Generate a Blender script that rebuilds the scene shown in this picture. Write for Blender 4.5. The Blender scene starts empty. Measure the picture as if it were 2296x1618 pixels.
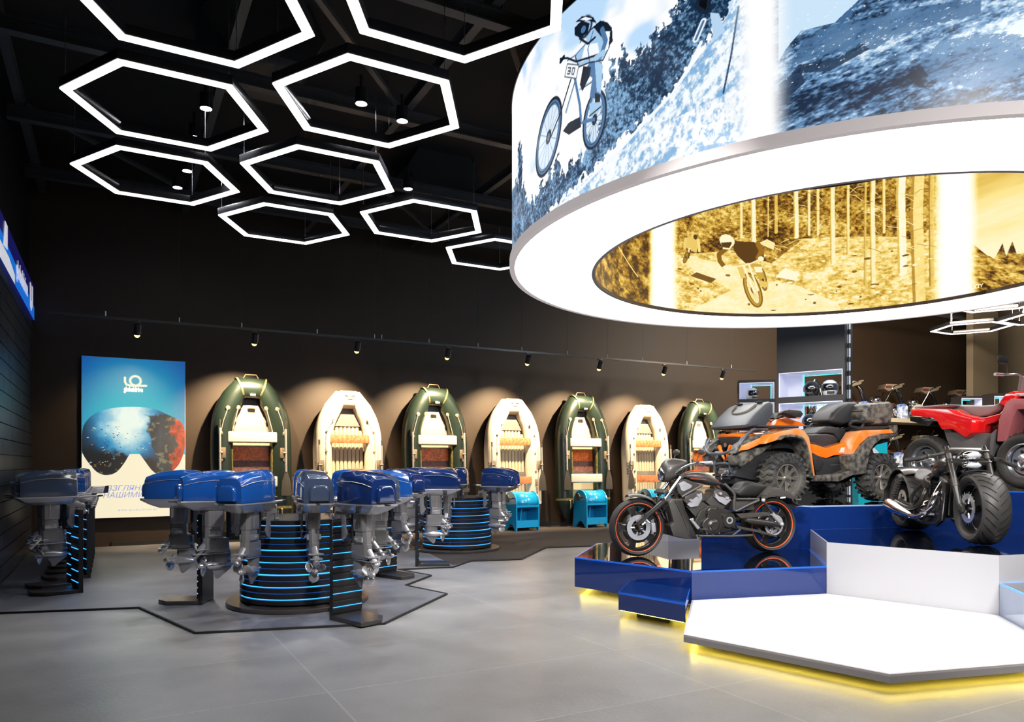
import bpy, bmesh, math, random
import numpy as np
from mathutils import Vector, Matrix, Euler
random.seed(7)
PI = math.pi
sc = bpy.context.scene
COL = sc.collection
YAW = math.radians(28.4)          # the camera looks this far to the right of the wall's normal
CA, SA = math.cos(YAW), math.sin(YAW)
F, YH, XC, CAMH = 1661.0, 1039.0, 1148.0, 1.5

def W(X, Y, z=0.0):
    """plan coordinates measured from the camera stand point -> room coordinates"""
    return Vector((X*CA + Y*SA, -X*SA + Y*CA, z))
def ang(deg):
    return math.radians(deg) - YAW
def ground(px, py, z=0.0):
    Y = (CAMH - z)*F/(py - YH)
    return ((px - XC)/F*Y, Y)
def Wg(px, py, z=0.0):
    X, Y = ground(px, py, z)
    return W(X, Y, z)

# ------------------------------------------------------------ materials
MATS = {}
def mat(name, col=(.5, .5, .5), rough=.5, metal=0., emit=None, es=0., coat=0., bump=0., bscale=40., var=0., vscale=8., spec=.5, trans=0., vcol2=None, ior=None):
    if name in MATS: return MATS[name]
    m = bpy.data.materials.new(name); m.use_nodes = True
    nt = m.node_tree; b = nt.nodes['Principled BSDF']
    b.inputs['Base Color'].default_value = (*col, 1)
    b.inputs['Roughness'].default_value = rough
    b.inputs['Metallic'].default_value = metal
    b.inputs['Coat Weight'].default_value = coat
    b.inputs['Coat Roughness'].default_value = .04
    b.inputs['Specular IOR Level'].default_value = spec
    b.inputs['Transmission Weight'].default_value = trans
    if ior: b.inputs['IOR'].default_value = ior
    if emit:
        b.inputs['Emission Color'].default_value = (*emit, 1)
        b.inputs['Emission Strength'].default_value = es
    if bump or var:
        tc = nt.nodes.new('ShaderNodeTexCoord')
        n = nt.nodes.new('ShaderNodeTexNoise'); n.inputs['Scale'].default_value = bscale if bump else vscale
        n.inputs['Detail'].default_value = 4
        nt.links.new(tc.outputs['Object'], n.inputs['Vector'])
        if bump:
            bp = nt.nodes.new('ShaderNodeBump'); bp.inputs['Strength'].default_value = bump; bp.inputs['Distance'].default_value = .01
            nt.links.new(n.outputs['Fac'], bp.inputs['Height']); nt.links.new(bp.outputs['Normal'], b.inputs['Normal'])
        if var:
            n2 = nt.nodes.new('ShaderNodeTexNoise'); n2.inputs['Scale'].default_value = vscale; n2.inputs['Detail'].default_value = 5
            nt.links.new(tc.outputs['Object'], n2.inputs['Vector'])
            cr = nt.nodes.new('ShaderNodeValToRGB')
            c2 = vcol2 or tuple(min(1, c*(1+var)+.02*var) for c in col)
            cr.color_ramp.elements[0].position = .38; cr.color_ramp.elements[1].position = .66
            cr.color_ramp.elements[0].color = (*[c*(1-var*.5) for c in col], 1) if vcol2 is None else (*col, 1)
            cr.color_ramp.elements[1].color = (*c2, 1)
            nt.links.new(n2.outputs['Fac'], cr.inputs['Fac']); nt.links.new(cr.outputs['Color'], b.inputs['Base Color'])
    MATS[name] = m
    return m

def painted(name, strength, rough=.25, base_mix=0.35, attr='paint'):
    """a back-lit print: colours come from the colour attribute drawn into the mesh"""
    m = bpy.data.materials.new(name); m.use_nodes = True
    nt = m.node_tree; b = nt.nodes['Principled BSDF']
    a = nt.nodes.new('ShaderNodeVertexColor'); a.layer_name = attr
    nt.links.new(a.outputs['Color'], b.inputs['Emission Color'])
    b.inputs['Emission Strength'].default_value = strength
    b.inputs['Base Color'].default_value = (.04, .04, .04, 1)
    b.inputs['Roughness'].default_value = rough
    m.cycles.emission_sampling = 'NONE'
    return m

# ------------------------------------------------------------ mesh builder
def rotm(rx=0, ry=0, rz=0):
    return Euler((rx, ry, rz)).to_matrix()
def cr(pts, n=4, closed=False):
    """Catmull-Rom through the points"""
    P = [Vector(p) for p in pts]; out = []; N = len(P)
    segs = N if closed else N-1
    for i in range(segs):
        if closed: a, b, c, d = P[(i-1) % N], P[i], P[(i+1) % N], P[(i+2) % N]
        else: a, b, c, d = P[max(i-1, 0)], P[i], P[i+1], P[min(i+2, N-1)]
        for k in range(n):
            t = k/n
            out.append(.5*((2*b) + (c-a)*t + (2*a-5*b+4*c-d)*t*t + (3*b-a-3*c+d)*t**3))
    if not closed: out.append(P[-1])
    return out

class MB:
    def __init__(s):
        s.v = []; s.f = []; s.mi = []; s.cur = 0; s.T = None
    def add(s, vs, fs):
        o = len(s.v)
        if s.T is not None: vs = [s.T @ Vector(p) for p in vs]
        s.v += [tuple(p) for p in vs]
        for f in fs:
            s.f.append(tuple(o+i for i in f)); s.mi.append(s.cur)
        return s
    def box(s, c, size, rot=None, top=None):
        hx, hy, hz = size[0]/2, size[1]/2, size[2]/2
        tx, ty = top if top else (1, 1)
        vs = []
        for z in (-hz, hz):
            k = (tx, ty) if z > 0 else (1, 1)
            for x, y in ((-hx, -hy), (hx, -hy), (hx, hy), (-hx, hy)): vs.append(Vector((x*k[0], y*k[1], z)))
        if rot is not None:
            R = rotm(*rot); vs = [R @ p for p in vs]
        c = Vector(c)
        s.add([p+c for p in vs], [(3, 2, 1, 0), (4, 5, 6, 7), (0, 1, 5, 4), (1, 2, 6, 5), (2, 3, 7, 6), (3, 0, 4, 7)])
        return s
    def tube(s, pts, r, n=8, closed=False, caps=True, flat=None):
        P = [Vector(p) for p in pts]; N = len(P)
        R = list(r) if isinstance(r, (list, tuple)) else [r]*N
        rings = []
        t0 = (P[1]-P[0]).normalized()
        up = Vector((0, 0, 1)) if abs(t0.z) < .9 else Vector((1, 0, 0))
        u = (up - t0*up.dot(t0)).normalized()
        for i in range(N):
            if closed: t = (P[(i+1) % N]-P[i-1])
            else: t = P[min(i+1, N-1)]-P[max(i-1, 0)]
            if t.length < 1e-9: t = t0.copy()
            t.normalize()
            u = (u - t*u.dot(t))
            if u.length < 1e-6: u = t.orthogonal()
            u.normalize()
            w = t.cross(u)
            fx = flat if flat else 1
            rings.append([P[i] + (u*math.cos(2*PI*k/n) + w*math.sin(2*PI*k/n)*fx)*R[i] for k in range(n)])
        s.loft(rings, caps and not closed, closed)
        return s
    def cyl(s, p0, p1, r0, r1=None, n=16, caps=True):
        return s.tube([p0, p1], [r0, r0 if r1 is None else r1], n, caps=caps)
    def loft(s, rings, caps=True, closed=False):
        n = len(rings[0]); vs = [p for r in rings for p in r]; fs = []
        m = len(rings)
        for i in range(m if closed else m-1):
            a = i*n; b = ((i+1) % m)*n
            for k in range(n):
                k2 = (k+1) % n
                fs.append((a+k, a+k2, b+k2, b+k))
        if caps:
            fs.append(tuple(range(n))[::-1]); fs.append(tuple((m-1)*n+k for k in range(n)))
        s.add(vs, fs); return s
    def strip(s, rings):
        """open sheet through rows of points"""
        n = len(rings[0]); vs = [p for r in rings for p in r]; fs = []
        for i in range(len(rings)-1):
            for k in range(n-1):
                fs.append((i*n+k, i*n+k+1, (i+1)*n+k+1, (i+1)*n+k))
        s.add(vs, fs); return s
    def lathe(s, prof, axis='z', c=(0, 0, 0), n=24, closed=False, arc=None):
        """prof: (radius, along)"""
        c = Vector(c); rings = []
        for r, h in prof:
            ring = []
            for k in range(n):
                a = 2*PI*k/n
                x, y = r*math.cos(a), r*math.sin(a)
                p = {'z': (x, y, h), 'x': (h, x, y), 'y': (y, h, x)}[axis]
                ring.append(c+Vector(p))
            rings.append(ring)
        s.loft(rings, caps=not closed, closed=closed); return s
    def prism(s, poly, axis, t0, t1, poly2=None):
        def mk(q, t):
            return {'x': (t, q[0], q[1]), 'y': (q[0], t, q[1]), 'z': (q[0], q[1], t)}[axis]
        s.loft([[Vector(mk(q, t0)) for q in poly], [Vector(mk(q, t1)) for q in (poly2 or poly)]]); return s
    def ell(s, c, r, n=16, m=10, rot=None):
        if not hasattr(r, '__len__'): r = (r, r, r)
        rings = []; c = Vector(c); R = rotm(*rot) if rot else None
        for i in range(m+1):
            t = PI*i/m; q = max(math.sin(t), 1e-3); ring = []
            for k in range(n):
                a = 2*PI*k/n
                p = Vector((r[0]*q*math.cos(a), r[1]*q*math.sin(a), r[2]*math.cos(t)))
                ring.append(c+(R @ p if R else p))
            rings.append(ring)
        s.loft(rings); return s
    def build(s, name, mats, parent=None, bevel=0., seg=2, subd=0, smooth=38, loc=None):
        me = bpy.data.meshes.new(name); me.from_pydata(s.v, [], s.f)
        if not isinstance(mats, (list, tuple)): mats = [mats]
        for m in mats: me.materials.append(m)
        bm = bmesh.new(); bm.from_mesh(me)
        for f, i in zip(bm.faces, s.mi): f.material_index = i
        bmesh.ops.remove_doubles(bm, verts=bm.verts, dist=1e-5)
        bmesh.ops.recalc_face_normals(bm, faces=bm.faces)
        if bevel > 0:
            es = [e for e in bm.edges if len(e.link_faces) == 2 and e.calc_face_angle(0) > math.radians(30)]
            if es: bmesh.ops.bevel(bm, geom=es, offset=bevel, segments=seg, affect='EDGES', profile=.6, clamp_overlap=True)
        bm.to_mesh(me); bm.free()
        o = bpy.data.objects.new(name, me); COL.objects.link(o)
        if subd:
            md = o.modifiers.new('s', 'SUBSURF'); md.levels = subd; md.render_levels = subd
            dg = bpy.context.evaluated_depsgraph_get(); ne = bpy.data.meshes.new_from_object(o.evaluated_get(dg))
            o.modifiers.clear(); o.data = ne; me = ne
        if smooth:
            for p in me.polygons: p.use_smooth = True
            me.set_sharp_from_angle(angle=math.radians(smooth))
        if parent: o.parent = parent
        if loc is not None: o.location = loc
        return o

def thing(name, label, cat, loc=(0, 0, 0), rz=0., group=None):
    o = bpy.data.objects.new(name, None); COL.objects.link(o)
    o.empty_display_size = .1
    o.location = loc; o.rotation_euler = (0, 0, rz); o['label'] = label; o['category'] = cat
    if group: o['group'] = group
    return o
def tag(o, label, cat, group=None, kind=None):
    o['label'] = label; o['category'] = cat
    if group: o['group'] = group
    if kind: o['kind'] = kind
    return o
def struct(o):
    o['kind'] = 'structure'; return o
def copy_tree(o, parent=None):
    c = o.copy(); COL.objects.link(c); c.parent = parent
    for ch in list(o.children): copy_tree(ch, c)
    return c
def place(root, first, loc, rz, label, group=None):
    """the first time moves the built thing itself, afterwards a copy of it"""
    r = root if not first['n'] else copy_tree(root)
    first['n'] += 1
    r.location = loc; r.rotation_euler = (0, 0, rz); r['label'] = label
    if group: r['group'] = group
    return r

M = {}
M['black'] = mat('black_paint', (.012, .012, .014), .35)
M['blackmatte'] = mat('black_matte', (.01, .01, .011), .7)
M['blackgloss'] = mat('black_gloss', (.01, .01, .012), .08, coat=1)
M['rubber'] = mat('rubber', (.022, .021, .021), .62, bump=.15, bscale=90)
M['chrome'] = mat('chrome', (.82, .83, .86), .12, 1)
M['wire'] = mat('thin_wire', (.12, .12, .13), .5)
M['silver'] = mat('silver_paint', (.50, .50, .53), .28, .35)
M['steel'] = mat('brushed_steel', (.55, .56, .6), .3, 1)
M['white'] = mat('white_lacquer', (.75, .75, .77), .3)
M['whiteglow'] = mat('white_light', (1, 1, 1), .5, emit=(1, .985, .97), es=9.)
M['hexglow'] = mat('tube_light', (1, 1, 1), .5, emit=(1, .975, .95), es=2.4)
M['warmglow'] = mat('warm_lamp', (1, .8, .5), .5, emit=(1, .50, .16), es=3.2)
M['coolglow'] = mat('cool_lamp', (1, 1, 1), .5, emit=(.95, .95, 1), es=60.)
M['led'] = mat('blue_led', (.02, .2, .6), .4, emit=(.03, .30, 1), es=2.6)
M['ringsheen'] = mat('ring_highlight', (.02, .12, .4), .3, emit=(.02, .12, .6), es=.35)  # weak glow standing in for the highlight on unlit rings
M['yellowled'] = mat('yellow_led', (1, .8, .3), .4, emit=(1, .76, .08), es=26)
M['cyanled'] = mat('cyan_led', (.1, .6, .7), .4, emit=(.1, .85, 1), es=1.6)
# ------------------------------------------------------------ room shell
def floor_material():
    m = bpy.data.materials.new('polished_concrete'); m.use_nodes = True
    nt = m.node_tree; L = nt.links; N = nt.nodes; b = N['Principled BSDF']
    tc = N.new('ShaderNodeTexCoord')
    mp = N.new('ShaderNodeMapping'); mp.inputs['Location'].default_value = (-1.25, -4.85, 0)
    L.new(tc.outputs['Object'], mp.inputs['Vector'])
    br = N.new('ShaderNodeTexBrick'); br.offset = 0; br.inputs['Scale'].default_value = 1
    br.inputs['Brick Width'].default_value = 2.3; br.inputs['Row Height'].default_value = 1.12
    br.inputs['Mortar Size'].default_value = .007; br.inputs['Mortar Smooth'].default_value = .5
    br.inputs['Color1'].default_value = (1, 1, 1, 1); br.inputs['Color2'].default_value = (.86, .86, .86, 1)
    br.inputs['Mortar'].default_value = (1.25, 1.25, 1.22, 1)
    L.new(mp.outputs['Vector'], br.inputs['Vector'])
    n1 = N.new('ShaderNodeTexNoise'); n1.inputs['Scale'].default_value = .9; n1.inputs['Detail'].default_value = 6
    n1.inputs['Roughness'].default_value = .6
    L.new(tc.outputs['Object'], n1.inputs['Vector'])
    r1 = N.new('ShaderNodeValToRGB'); r1.color_ramp.elements[0].color = (.215, .21, .21, 1); r1.color_ramp.elements[1].color = (.33, .32, .31, 1)
    r1.color_ramp.elements[0].position = .3; r1.color_ramp.elements[1].position = .72
    L.new(n1.outputs['Fac'], r1.inputs['Fac'])
    mx = N.new('ShaderNodeMix'); mx.data_type = 'RGBA'; mx.blend_type = 'MULTIPLY'; mx.inputs[0].default_value = 1
    L.new(r1.outputs['Color'], mx.inputs[6]); L.new(br.outputs['Color'], mx.inputs[7])
    # chips and pores
    v = N.new('ShaderNodeTexVoronoi'); v.inputs['Scale'].default_value = 16
    L.new(tc.outputs['Object'], v.inputs['Vector'])
    r2 = N.new('ShaderNodeValToRGB'); r2.color_ramp.elements[0].position = .035; r2.color_ramp.elements[1].position = .055
    r2.color_ramp.elements[0].color = (1, 1, 1, 1); r2.color_ramp.elements[1].color = (0, 0, 0, 1)
    L.new(v.outputs['Distance'], r2.inputs['Fac'])
    n3 = N.new('ShaderNodeTexNoise'); n3.inputs['Scale'].default_value = 2.2; L.new(tc.outputs['Object'], n3.inputs['Vector'])
    g = N.new('ShaderNodeMath'); g.operation = 'GREATER_THAN'; g.inputs[1].default_value = .54; L.new(n3.outputs['Fac'], g.inputs[0])
    mu = N.new('ShaderNodeMath'); mu.operation = 'MULTIPLY'; L.new(g.outputs[0], mu.inputs[0]); L.new(r2.outputs['Color'], mu.inputs[1])
    mx2 = N.new('ShaderNodeMix'); mx2.data_type = 'RGBA'; L.new(mu.outputs[0], mx2.inputs[0]); L.new(mx.outputs[2], mx2.inputs[6])
    mx2.inputs[7].default_value = (.5, .5, .5, 1)
    L.new(mx2.outputs[2], b.inputs['Base Color'])
    n2 = N.new('ShaderNodeTexNoise'); n2.inputs['Scale'].default_value = 1.6; n2.inputs['Detail'].default_value = 5; L.new(tc.outputs['Object'], n2.inputs['Vector'])
    mr = N.new('ShaderNodeMapRange'); mr.inputs[3].default_value = .20; mr.inputs[4].default_value = .48; L.new(n2.outputs['Fac'], mr.inputs[0])
    L.new(mr.outputs[0], b.inputs['Roughness'])
    n4 = N.new('ShaderNodeTexNoise'); n4.inputs['Scale'].default_value = 30; n4.inputs['Detail'].default_value = 6; L.new(tc.outputs['Object'], n4.inputs['Vector'])
    ad = N.new('ShaderNodeMath'); ad.operation = 'SUBTRACT'; L.new(n4.outputs['Fac'], ad.inputs[0]); L.new(mu.outputs[0], ad.inputs[1])
    ad2 = N.new('ShaderNodeMath'); ad2.operation = 'SUBTRACT'; L.new(ad.outputs[0], ad2.inputs[0]); L.new(br.outputs['Fac'], ad2.inputs[1])
    bp = N.new('ShaderNodeBump'); bp.inputs['Strength'].default_value = .25; bp.inputs['Distance'].default_value = .006
    L.new(ad2.outputs[0], bp.inputs['Height']); L.new(bp.outputs['Normal'], b.inputs['Normal'])
    return m
X0, X1, Y0, Y1, HC = -1.25, 27.0, -3.5, 15.2, 7.0
b_ = MB(); b_.box(((X0+X1)/2, (Y0+Y1)/2, -.1), (X1-X0+.4, Y1-Y0+.4, .2)); struct(b_.build('floor', floor_material(), smooth=0))
M['wall'] = mat('dark_wall', (.024, .0135, .0062), .6, bump=.05, bscale=60)
M['ceiling'] = mat('black_ceiling', (.006, .006, .007), .8)
b_ = MB(); b_.box(((X0+X1)/2, (Y0+Y1)/2, HC+.1), (X1-X0+.4, Y1-Y0+.4, .2)); struct(b_.build('ceiling', M['ceiling'], smooth=0))
b_ = MB(); b_.box(((X0+X1)/2, Y1+.1, HC/2), (X1-X0+.4, .2, HC)); struct(b_.build('wall_back', M['wall'], smooth=0))
b_ = MB(); b_.box((X1+.1, (Y0+Y1)/2, HC/2), (.2, Y1-Y0, HC)); struct(b_.build('wall_right', mat('taupe_wall', (.14, .115, .08), .6), smooth=0))
b_ = MB(); b_.box(((X0+X1)/2, Y0-.1, HC/2), (X1-X0+.4, .2, HC)); struct(b_.build('wall_front', mat('front_wall', (.05, .05, .055), .6), smooth=0))
# left wall, clad in dark horizontal boards with staggered butt joints
b_ = MB(); b_.box((X0-.1, (Y0+Y1)/2, HC/2), (.2, Y1-Y0, HC)); struct(b_.build('wall_left', M['black'], smooth=0))
b_ = MB(); rnd = random.Random(3)
for r in range(20):
    z = .02+r*.2; y = Y0+.02
    while y < Y1-.02:
        l = rnd.uniform(1.2, 2.6); e = min(y+l, Y1-.02)
        b_.box((X0+.02, (y+e)/2, z+.095), (.04, e-y-.008, .188)); y = e
struct(b_.build('trim_1', mat('slate_boards', (.035, .04, .045), .3, bump=.05, bscale=20, var=.5, vscale=1.5), bevel=0, smooth=0))
b_ = MB(); b_.box((11.5, Y1-.02, .045), (23, .04, .09)); struct(b_.build('baseboard_back', M['blackmatte'], smooth=0))

# ceiling steel: beams along the room, joists across and flat braces
beam_m = mat('grey_beam', (.038, .040, .046), .45)
def ibeam(p0, p1, w=.13, h=.16, name='ceiling_beam', label='', group=None):
    p0 = Vector(p0); p1 = Vector(p1); d = p1-p0; L_ = d.length; a = math.atan2(d.y, d.x)
    m = MB(); t = .018
    m.box((L_/2, 0, t/2), (L_, w, t)); m.box((L_/2, 0, h-t/2), (L_, w, t)); m.box((L_/2, 0, h/2), (L_, t, h-2*t))
    o = m.build(name, beam_m, smooth=0, loc=p0); o.rotation_euler = (0, -math.asin(d.z/L_), a)
    tag(o, label, 'beam', group); return o
wn = ['nearest', 'second', 'third', 'fourth', 'fifth', 'sixth']
for i, y in enumerate((4.4, 6.8, 9.3, 11.6, 13.8)):
    ibeam((X0+.05, y, 6.0), (25.0, y, 6.0), label='%s grey steel ceiling beam from the front, running parallel to the boat wall' % wn[i], group='lengthwise ceiling beams')
for i, x in enumerate((-1.05, 1.2, 3.45, 5.7)):
    ibeam((x, 3.2, 6.17), (x, 15.1, 6.17), w=.1, h=.14, name='ceiling_joist', label='%s dark steel joist from the left wall, crossing over the ceiling beams' % wn[i], group='crosswise ceiling joists')
for i, (a, b, w) in enumerate((((1.2, 6.9), (3.4, 9.2), 'between the two central joists'), ((3.5, 6.9), (5.6, 9.2), 'beside the round light drum'), ((-1.0, 11.7), (1.1, 13.7), 'in the far left corner'), ((3.5, 11.7), (5.6, 13.7), 'over the green boats'))):
    a, b = (a[0], a[1]-.16), (b[0], b[1]+.16); m = MB(); d = Vector((b[0]-a[0], b[1]-a[1], 0)); m.box((d.length/2, 0, 0), (d.length, .07, .05))
    o = m.build('cross_brace', beam_m, smooth=0, loc=(a[0], a[1], 6.187)); o.rotation_euler = (0, 0, math.atan2(d.y, d.x))
    tag(o, 'thin diagonal steel roof brace %s' % w, 'brace', 'diagonal roof braces')
# suspended ventilation boxes up in the dark
for x, y, w in ((1.6, 9.6, 'behind the hexagon lights on the left'), (5.2, 12.7, 'high up beside the light drum')):
    m = MB(); m.prism([(-.5, 0), (.5, 0), (.7, .35), (.5, .7), (-.5, .7), (-.7, .35)], 'y', -.6, .6)
    o = m.build('ventilation_box', mat('duct_grey', (.02, .021, .023), .5), loc=(x, y, 6.3), smooth=0); tag(o, 'dark faceted ventilation box %s' % w, 'duct')

# ------------------------------------------------------------ raised dark carpet area, outlined with a black edge
def gp(px, py): 
    p = Wg(px, py); return (p.x, p.y)
patch = [(X0+.05, gp(0, 1376)[1]-.35), gp(0, 1376), gp(312, 1364), gp(438, 1421), gp(861, 1400), gp(1002, 1333), gp(909, 1314), gp(967, 1291.5), gp(892, 1278), gp(1016, 1272.5), gp(1057, 1258), gp(1170, 1254), gp(1225, 1228), gp(1330, 1224), (10.2, 9.5), (16.5, 11.0), (16.5, Y1-.05), (X0+.05, Y1-.05)]
patch[0] = (X0+.05, patch[1][1])
def carpet_mat():
    m = mat('dark_mat', (.085, .085, .09), .42, bump=.2, bscale=80)
    nt = m.node_tree; b = nt.nodes['Principled BSDF']
    tc = nt.nodes.new('ShaderNodeTexCoord'); n = nt.nodes.new('ShaderNodeTexNoise'); n.inputs['Scale'].default_value = 1.2; n.inputs['Detail'].default_value = 7
    nt.links.new(tc.outputs['Object'], n.inputs['Vector'])
    r = nt.nodes.new('ShaderNodeValToRGB'); r.color_ramp.elements[0].color = (.115, .117, .13, 1); r.color_ramp.elements[1].color = (.19, .192, .21, 1)
    r.color_ramp.elements[0].position = .35; r.color_ramp.elements[1].position = .65
    nt.links.new(n.outputs['Fac'], r.inputs['Fac']); nt.links.new(r.outputs['Color'], b.inputs['Base Color'])
    return m
m = MB(); m.prism(patch, 'z', 0.001, .012); struct(m.build('floor_inlay', carpet_mat(), smooth=0))
m = MB(); m.prism([gp(1016, 1268), gp(1057, 1259), gp(1170, 1255), gp(1225, 1229), gp(1330, 1225), (10.2, 9.6), (16.4, 11.1), (16.4, Y1-.06), (5.2, Y1-.06)], 'z', .012, .016); struct(m.build('floor_inlay', mat('brown_carpet', (.040, .032, .028), .75, bump=.2, bscale=90), smooth=0))
m = MB()
for i in range(1, 14):
    a, b = Vector((*patch[i], 0)), Vector((*patch[i+1], 0)); d = b-a
    if d.length < .01: continue
    d.normalize(); n = Vector((d.y, -d.x, 0))*.010
    m.loft([[a-n+Vector((0, 0, .001)), a+n+Vector((0, 0, .001)), a+n+Vector((0, 0, .02)), a-n+Vector((0, 0, .02))], [b-n+Vector((0, 0, .001)), b+n+Vector((0, 0, .001)), b+n+Vector((0, 0, .02)), b-n+Vector((0, 0, .02))]])
struct(m.build('trim_2', M['blackmatte'], smooth=0))

# ------------------------------------------------------------ hexagon pendant lights
def make_hex():
    t = thing('hexagon_light', '', 'light', group='glowing hexagon pendant lights')
    def ring(Ro, Ri, z0, z1):
        m = MB(); rr = []
        for j in range(6):
            a = j*PI/3; c, s_ = math.cos(a), math.sin(a)
            rr.append([Vector((Ro*c, Ro*s_, z0)), Vector((Ri*c, Ri*s_, z0)), Vector((Ri*c, Ri*s_, z1)), Vector((Ro*c, Ro*s_, z1))])
        m.loft(rr, closed=True); return m
    ring(1.0, .886, .006, .10).build('housing', mat('hex_housing', (.02, .02, .023), .22), t, bevel=.006, seg=2, smooth=50)
    ring(.996, .89, -.012, .006).build('diffuser', M['hexglow'], t, bevel=.005, seg=1, smooth=50)
    for j in (1, 3, 5):
        a = j*PI/3; m = MB(); m.cyl((.943*math.cos(a), .943*math.sin(a), .1), (.943*math.cos(a), .943*math.sin(a), .79), .004, n=6)
        m.cyl((.943*math.cos(a), .943*math.sin(a), .1), (.943*math.cos(a), .943*math.sin(a), .14), .009, n=8)
        m.build('suspension_wire', M['steel'], t)
    return t
hx = make_hex(); HF = {'n': 0}
hexes = [(-2.58, 5.93, 0, 'hexagon light nearest the front on the left, cut off by the picture edge'),
 (-.46, 5.84, 0, 'hexagon light closest to the drum in the front row, beside the printed biker'),
 (-3.585, 7.769, 0, 'leftmost hexagon light of the second row, over the left wall side'),
 (-1.458, 7.68, 0, 'second row hexagon light beside the drum with two ceiling spots showing through it'),
 (-4.58, 9.61, 0, 'leftmost hexagon light of the third row with two bright ceiling spots inside'),
 (-2.475, 9.59, 0, 'hexagon light in the middle of the third row with only dark ceiling inside'),
 (-3.50, 11.50, 0, 'left hexagon light of the farthest row, above the green boats'),
 (-1.363, 11.37, 0, 'right hexagon light of the fourth row, under the bright spot'),
 (-.26, 13.16, 0, 'small far hexagon light half hidden behind the left edge of the drum'),
 (12.70, 20.48, .04, 'lower far hexagon light hanging in the right back area below the drum'),
 (11.25, 17.18, 0, 'far hexagon light tucked against the lower rim of the drum on the right'),
 (13.60, 18.95, .02, 'far hexagon light at the right edge of the picture, only its tip showing')]
HZ = CAMH+3.70
hex_angle = ang(28.5)
for X, Y, dz, lab in hexes:
    place(hx, HF, W(X, Y, HZ+dz), hex_angle, lab, 'glowing hexagon pendant lights')
# long hanging wires in the void
for i, (px, py0, Y) in enumerate(((541, 340, 13.6), (840, 756, 13.2), (38, 300, 9.6))):
    pass

# ceiling spots
def ceil_spot(first={'n': 0}, cache={}):
    t = thing('ceiling_spotlight', '', 'light')
    m = MB(); m.lathe([(.02, .34), (.02, .2), (.075, .18), (.08, 0), (.07, 0), (.065, .03), (.001, .03)], n=20); m.build('housing', M['black'], t)
    m = MB(); m.lathe([(.064, .004), (.064, .02)], n=20); m.build('lens', M['coolglow'], t)
    return t
cs = ceil_spot(); CF = {'n': 0}
for px, py, z, lab in ((462, 244, 5.85, 'upper bright ceiling spotlight inside the leftmost second row hexagon'), (436, 309, 5.85, 'small dim ceiling spotlight above the lower edge of the second row hexagon on the left'),
    (810, 233, 5.85, 'left ceiling spotlight seen through the hexagon next to the drum'), (902, 272, 5.85, 'right ceiling spotlight seen through the hexagon next to the drum'),
    (420, 384, 5.85, 'upper of two ceiling spotlights inside the leftmost third row hexagon'), (398, 421, 5.85, 'lower of two ceiling spotlights inside the leftmost third row hexagon'),
    (915, 424, 5.85, 'ceiling spotlight just above the fourth row hexagon near the drum')):
    Y = (z-CAMH)*F/(YH-py); p = W((px-XC)/F*Y, Y, z)
    place(cs, CF, p, 0, lab, 'bare ceiling spotlights')
    L = bpy.data.lights.new('spot', 'SPOT'); L.energy = 260; L.spot_size = math.radians(70); L.spot_blend = .6; L.shadow_soft_size = .06; L.color = (.93, .95, 1)
    lo = bpy.data.objects.new('spot_lamp', L); COL.objects.link(lo); lo.location = p-Vector((0, 0, .03)); 
    tgt = W(-2.0, 8.6, .6); lo.rotation_euler = (tgt-lo.location).to_track_quat('-Z', 'Y').to_euler()

# ------------------------------------------------------------ track with warm spotlights in front of the boat wall
TY, TZ = 13.95, 3.895
t = thing('lighting_track', 'long thin black lighting track hung parallel to the boat wall', 'track', (-.9, TY, TZ))
m = MB(); m.box((7.85, 0, .02), (15.7, .036, .04)); m.build('rail', mat('track_black', (.02, .02, .022), .35), t, smooth=0)
for k, px in enumerate((237, 402, 542, 711, 840, 856, 962, 1072, 1170, 1272, 1362, 1441, 1540, 1640)):
    r = (px-XC)/F; dx, dy = r*CA+SA, -r*SA+CA; x = TY/dy*dx+.9
    m = MB(); m.cyl((x, 0, .04), (x, 0, HC-TZ), .0025, n=5); wo = m.build('suspension_wire', mat('dark_wire', (.03, .03, .035), .6), t); m = MB(); m.cyl((x, 0, .04), (x, 0, .12), .009, n=8); m.build('ferrule', M['steel'], wo)
def make_track_spot():
    t = thing('track_spotlight', '', 'light')
    m = MB(); m.box((0, 0, -.02), (.11, .03, .035)); m.cyl((0, 0, -.03), (0, 0, -.09), .012, n=8); m.build('adapter', M['black'], t, bevel=.003)
    m = MB(); R = Matrix.Translation((0, .0, -.14)) @ Euler((math.radians(24), 0, 0)).to_matrix().to_4x4(); m.T = R
    m.lathe([(.03, .09), (.05, .085), (.052, -.09), (.046, -.09), (.044, -.07), (.001, -.07)], n=20); m.build('lamp_head', M['black'], t)
    m = MB(); m.T = R; m.ell((0, 0, -.095), (.046, .046, .046)); m.build('lens', M['warmglow'], t)
    m = MB(); m.T = R; m.box((0.056, 0, 0), (.006, .03, .16)); m.build('bracket', M['steel'], t)
    return t
ts = make_track_spot(); TF = {'n': 0}
ordn = ['first', 'second', 'third', 'fourth', 'fifth', 'sixth', 'seventh', 'eighth']
over = ['over the goggles poster', 'over the largest green boat', 'over the first white boat', 'over the second green boat', 'over the second white boat', 'over the third green boat', 'over the third white boat', 'over the farthest green boat']
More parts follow.
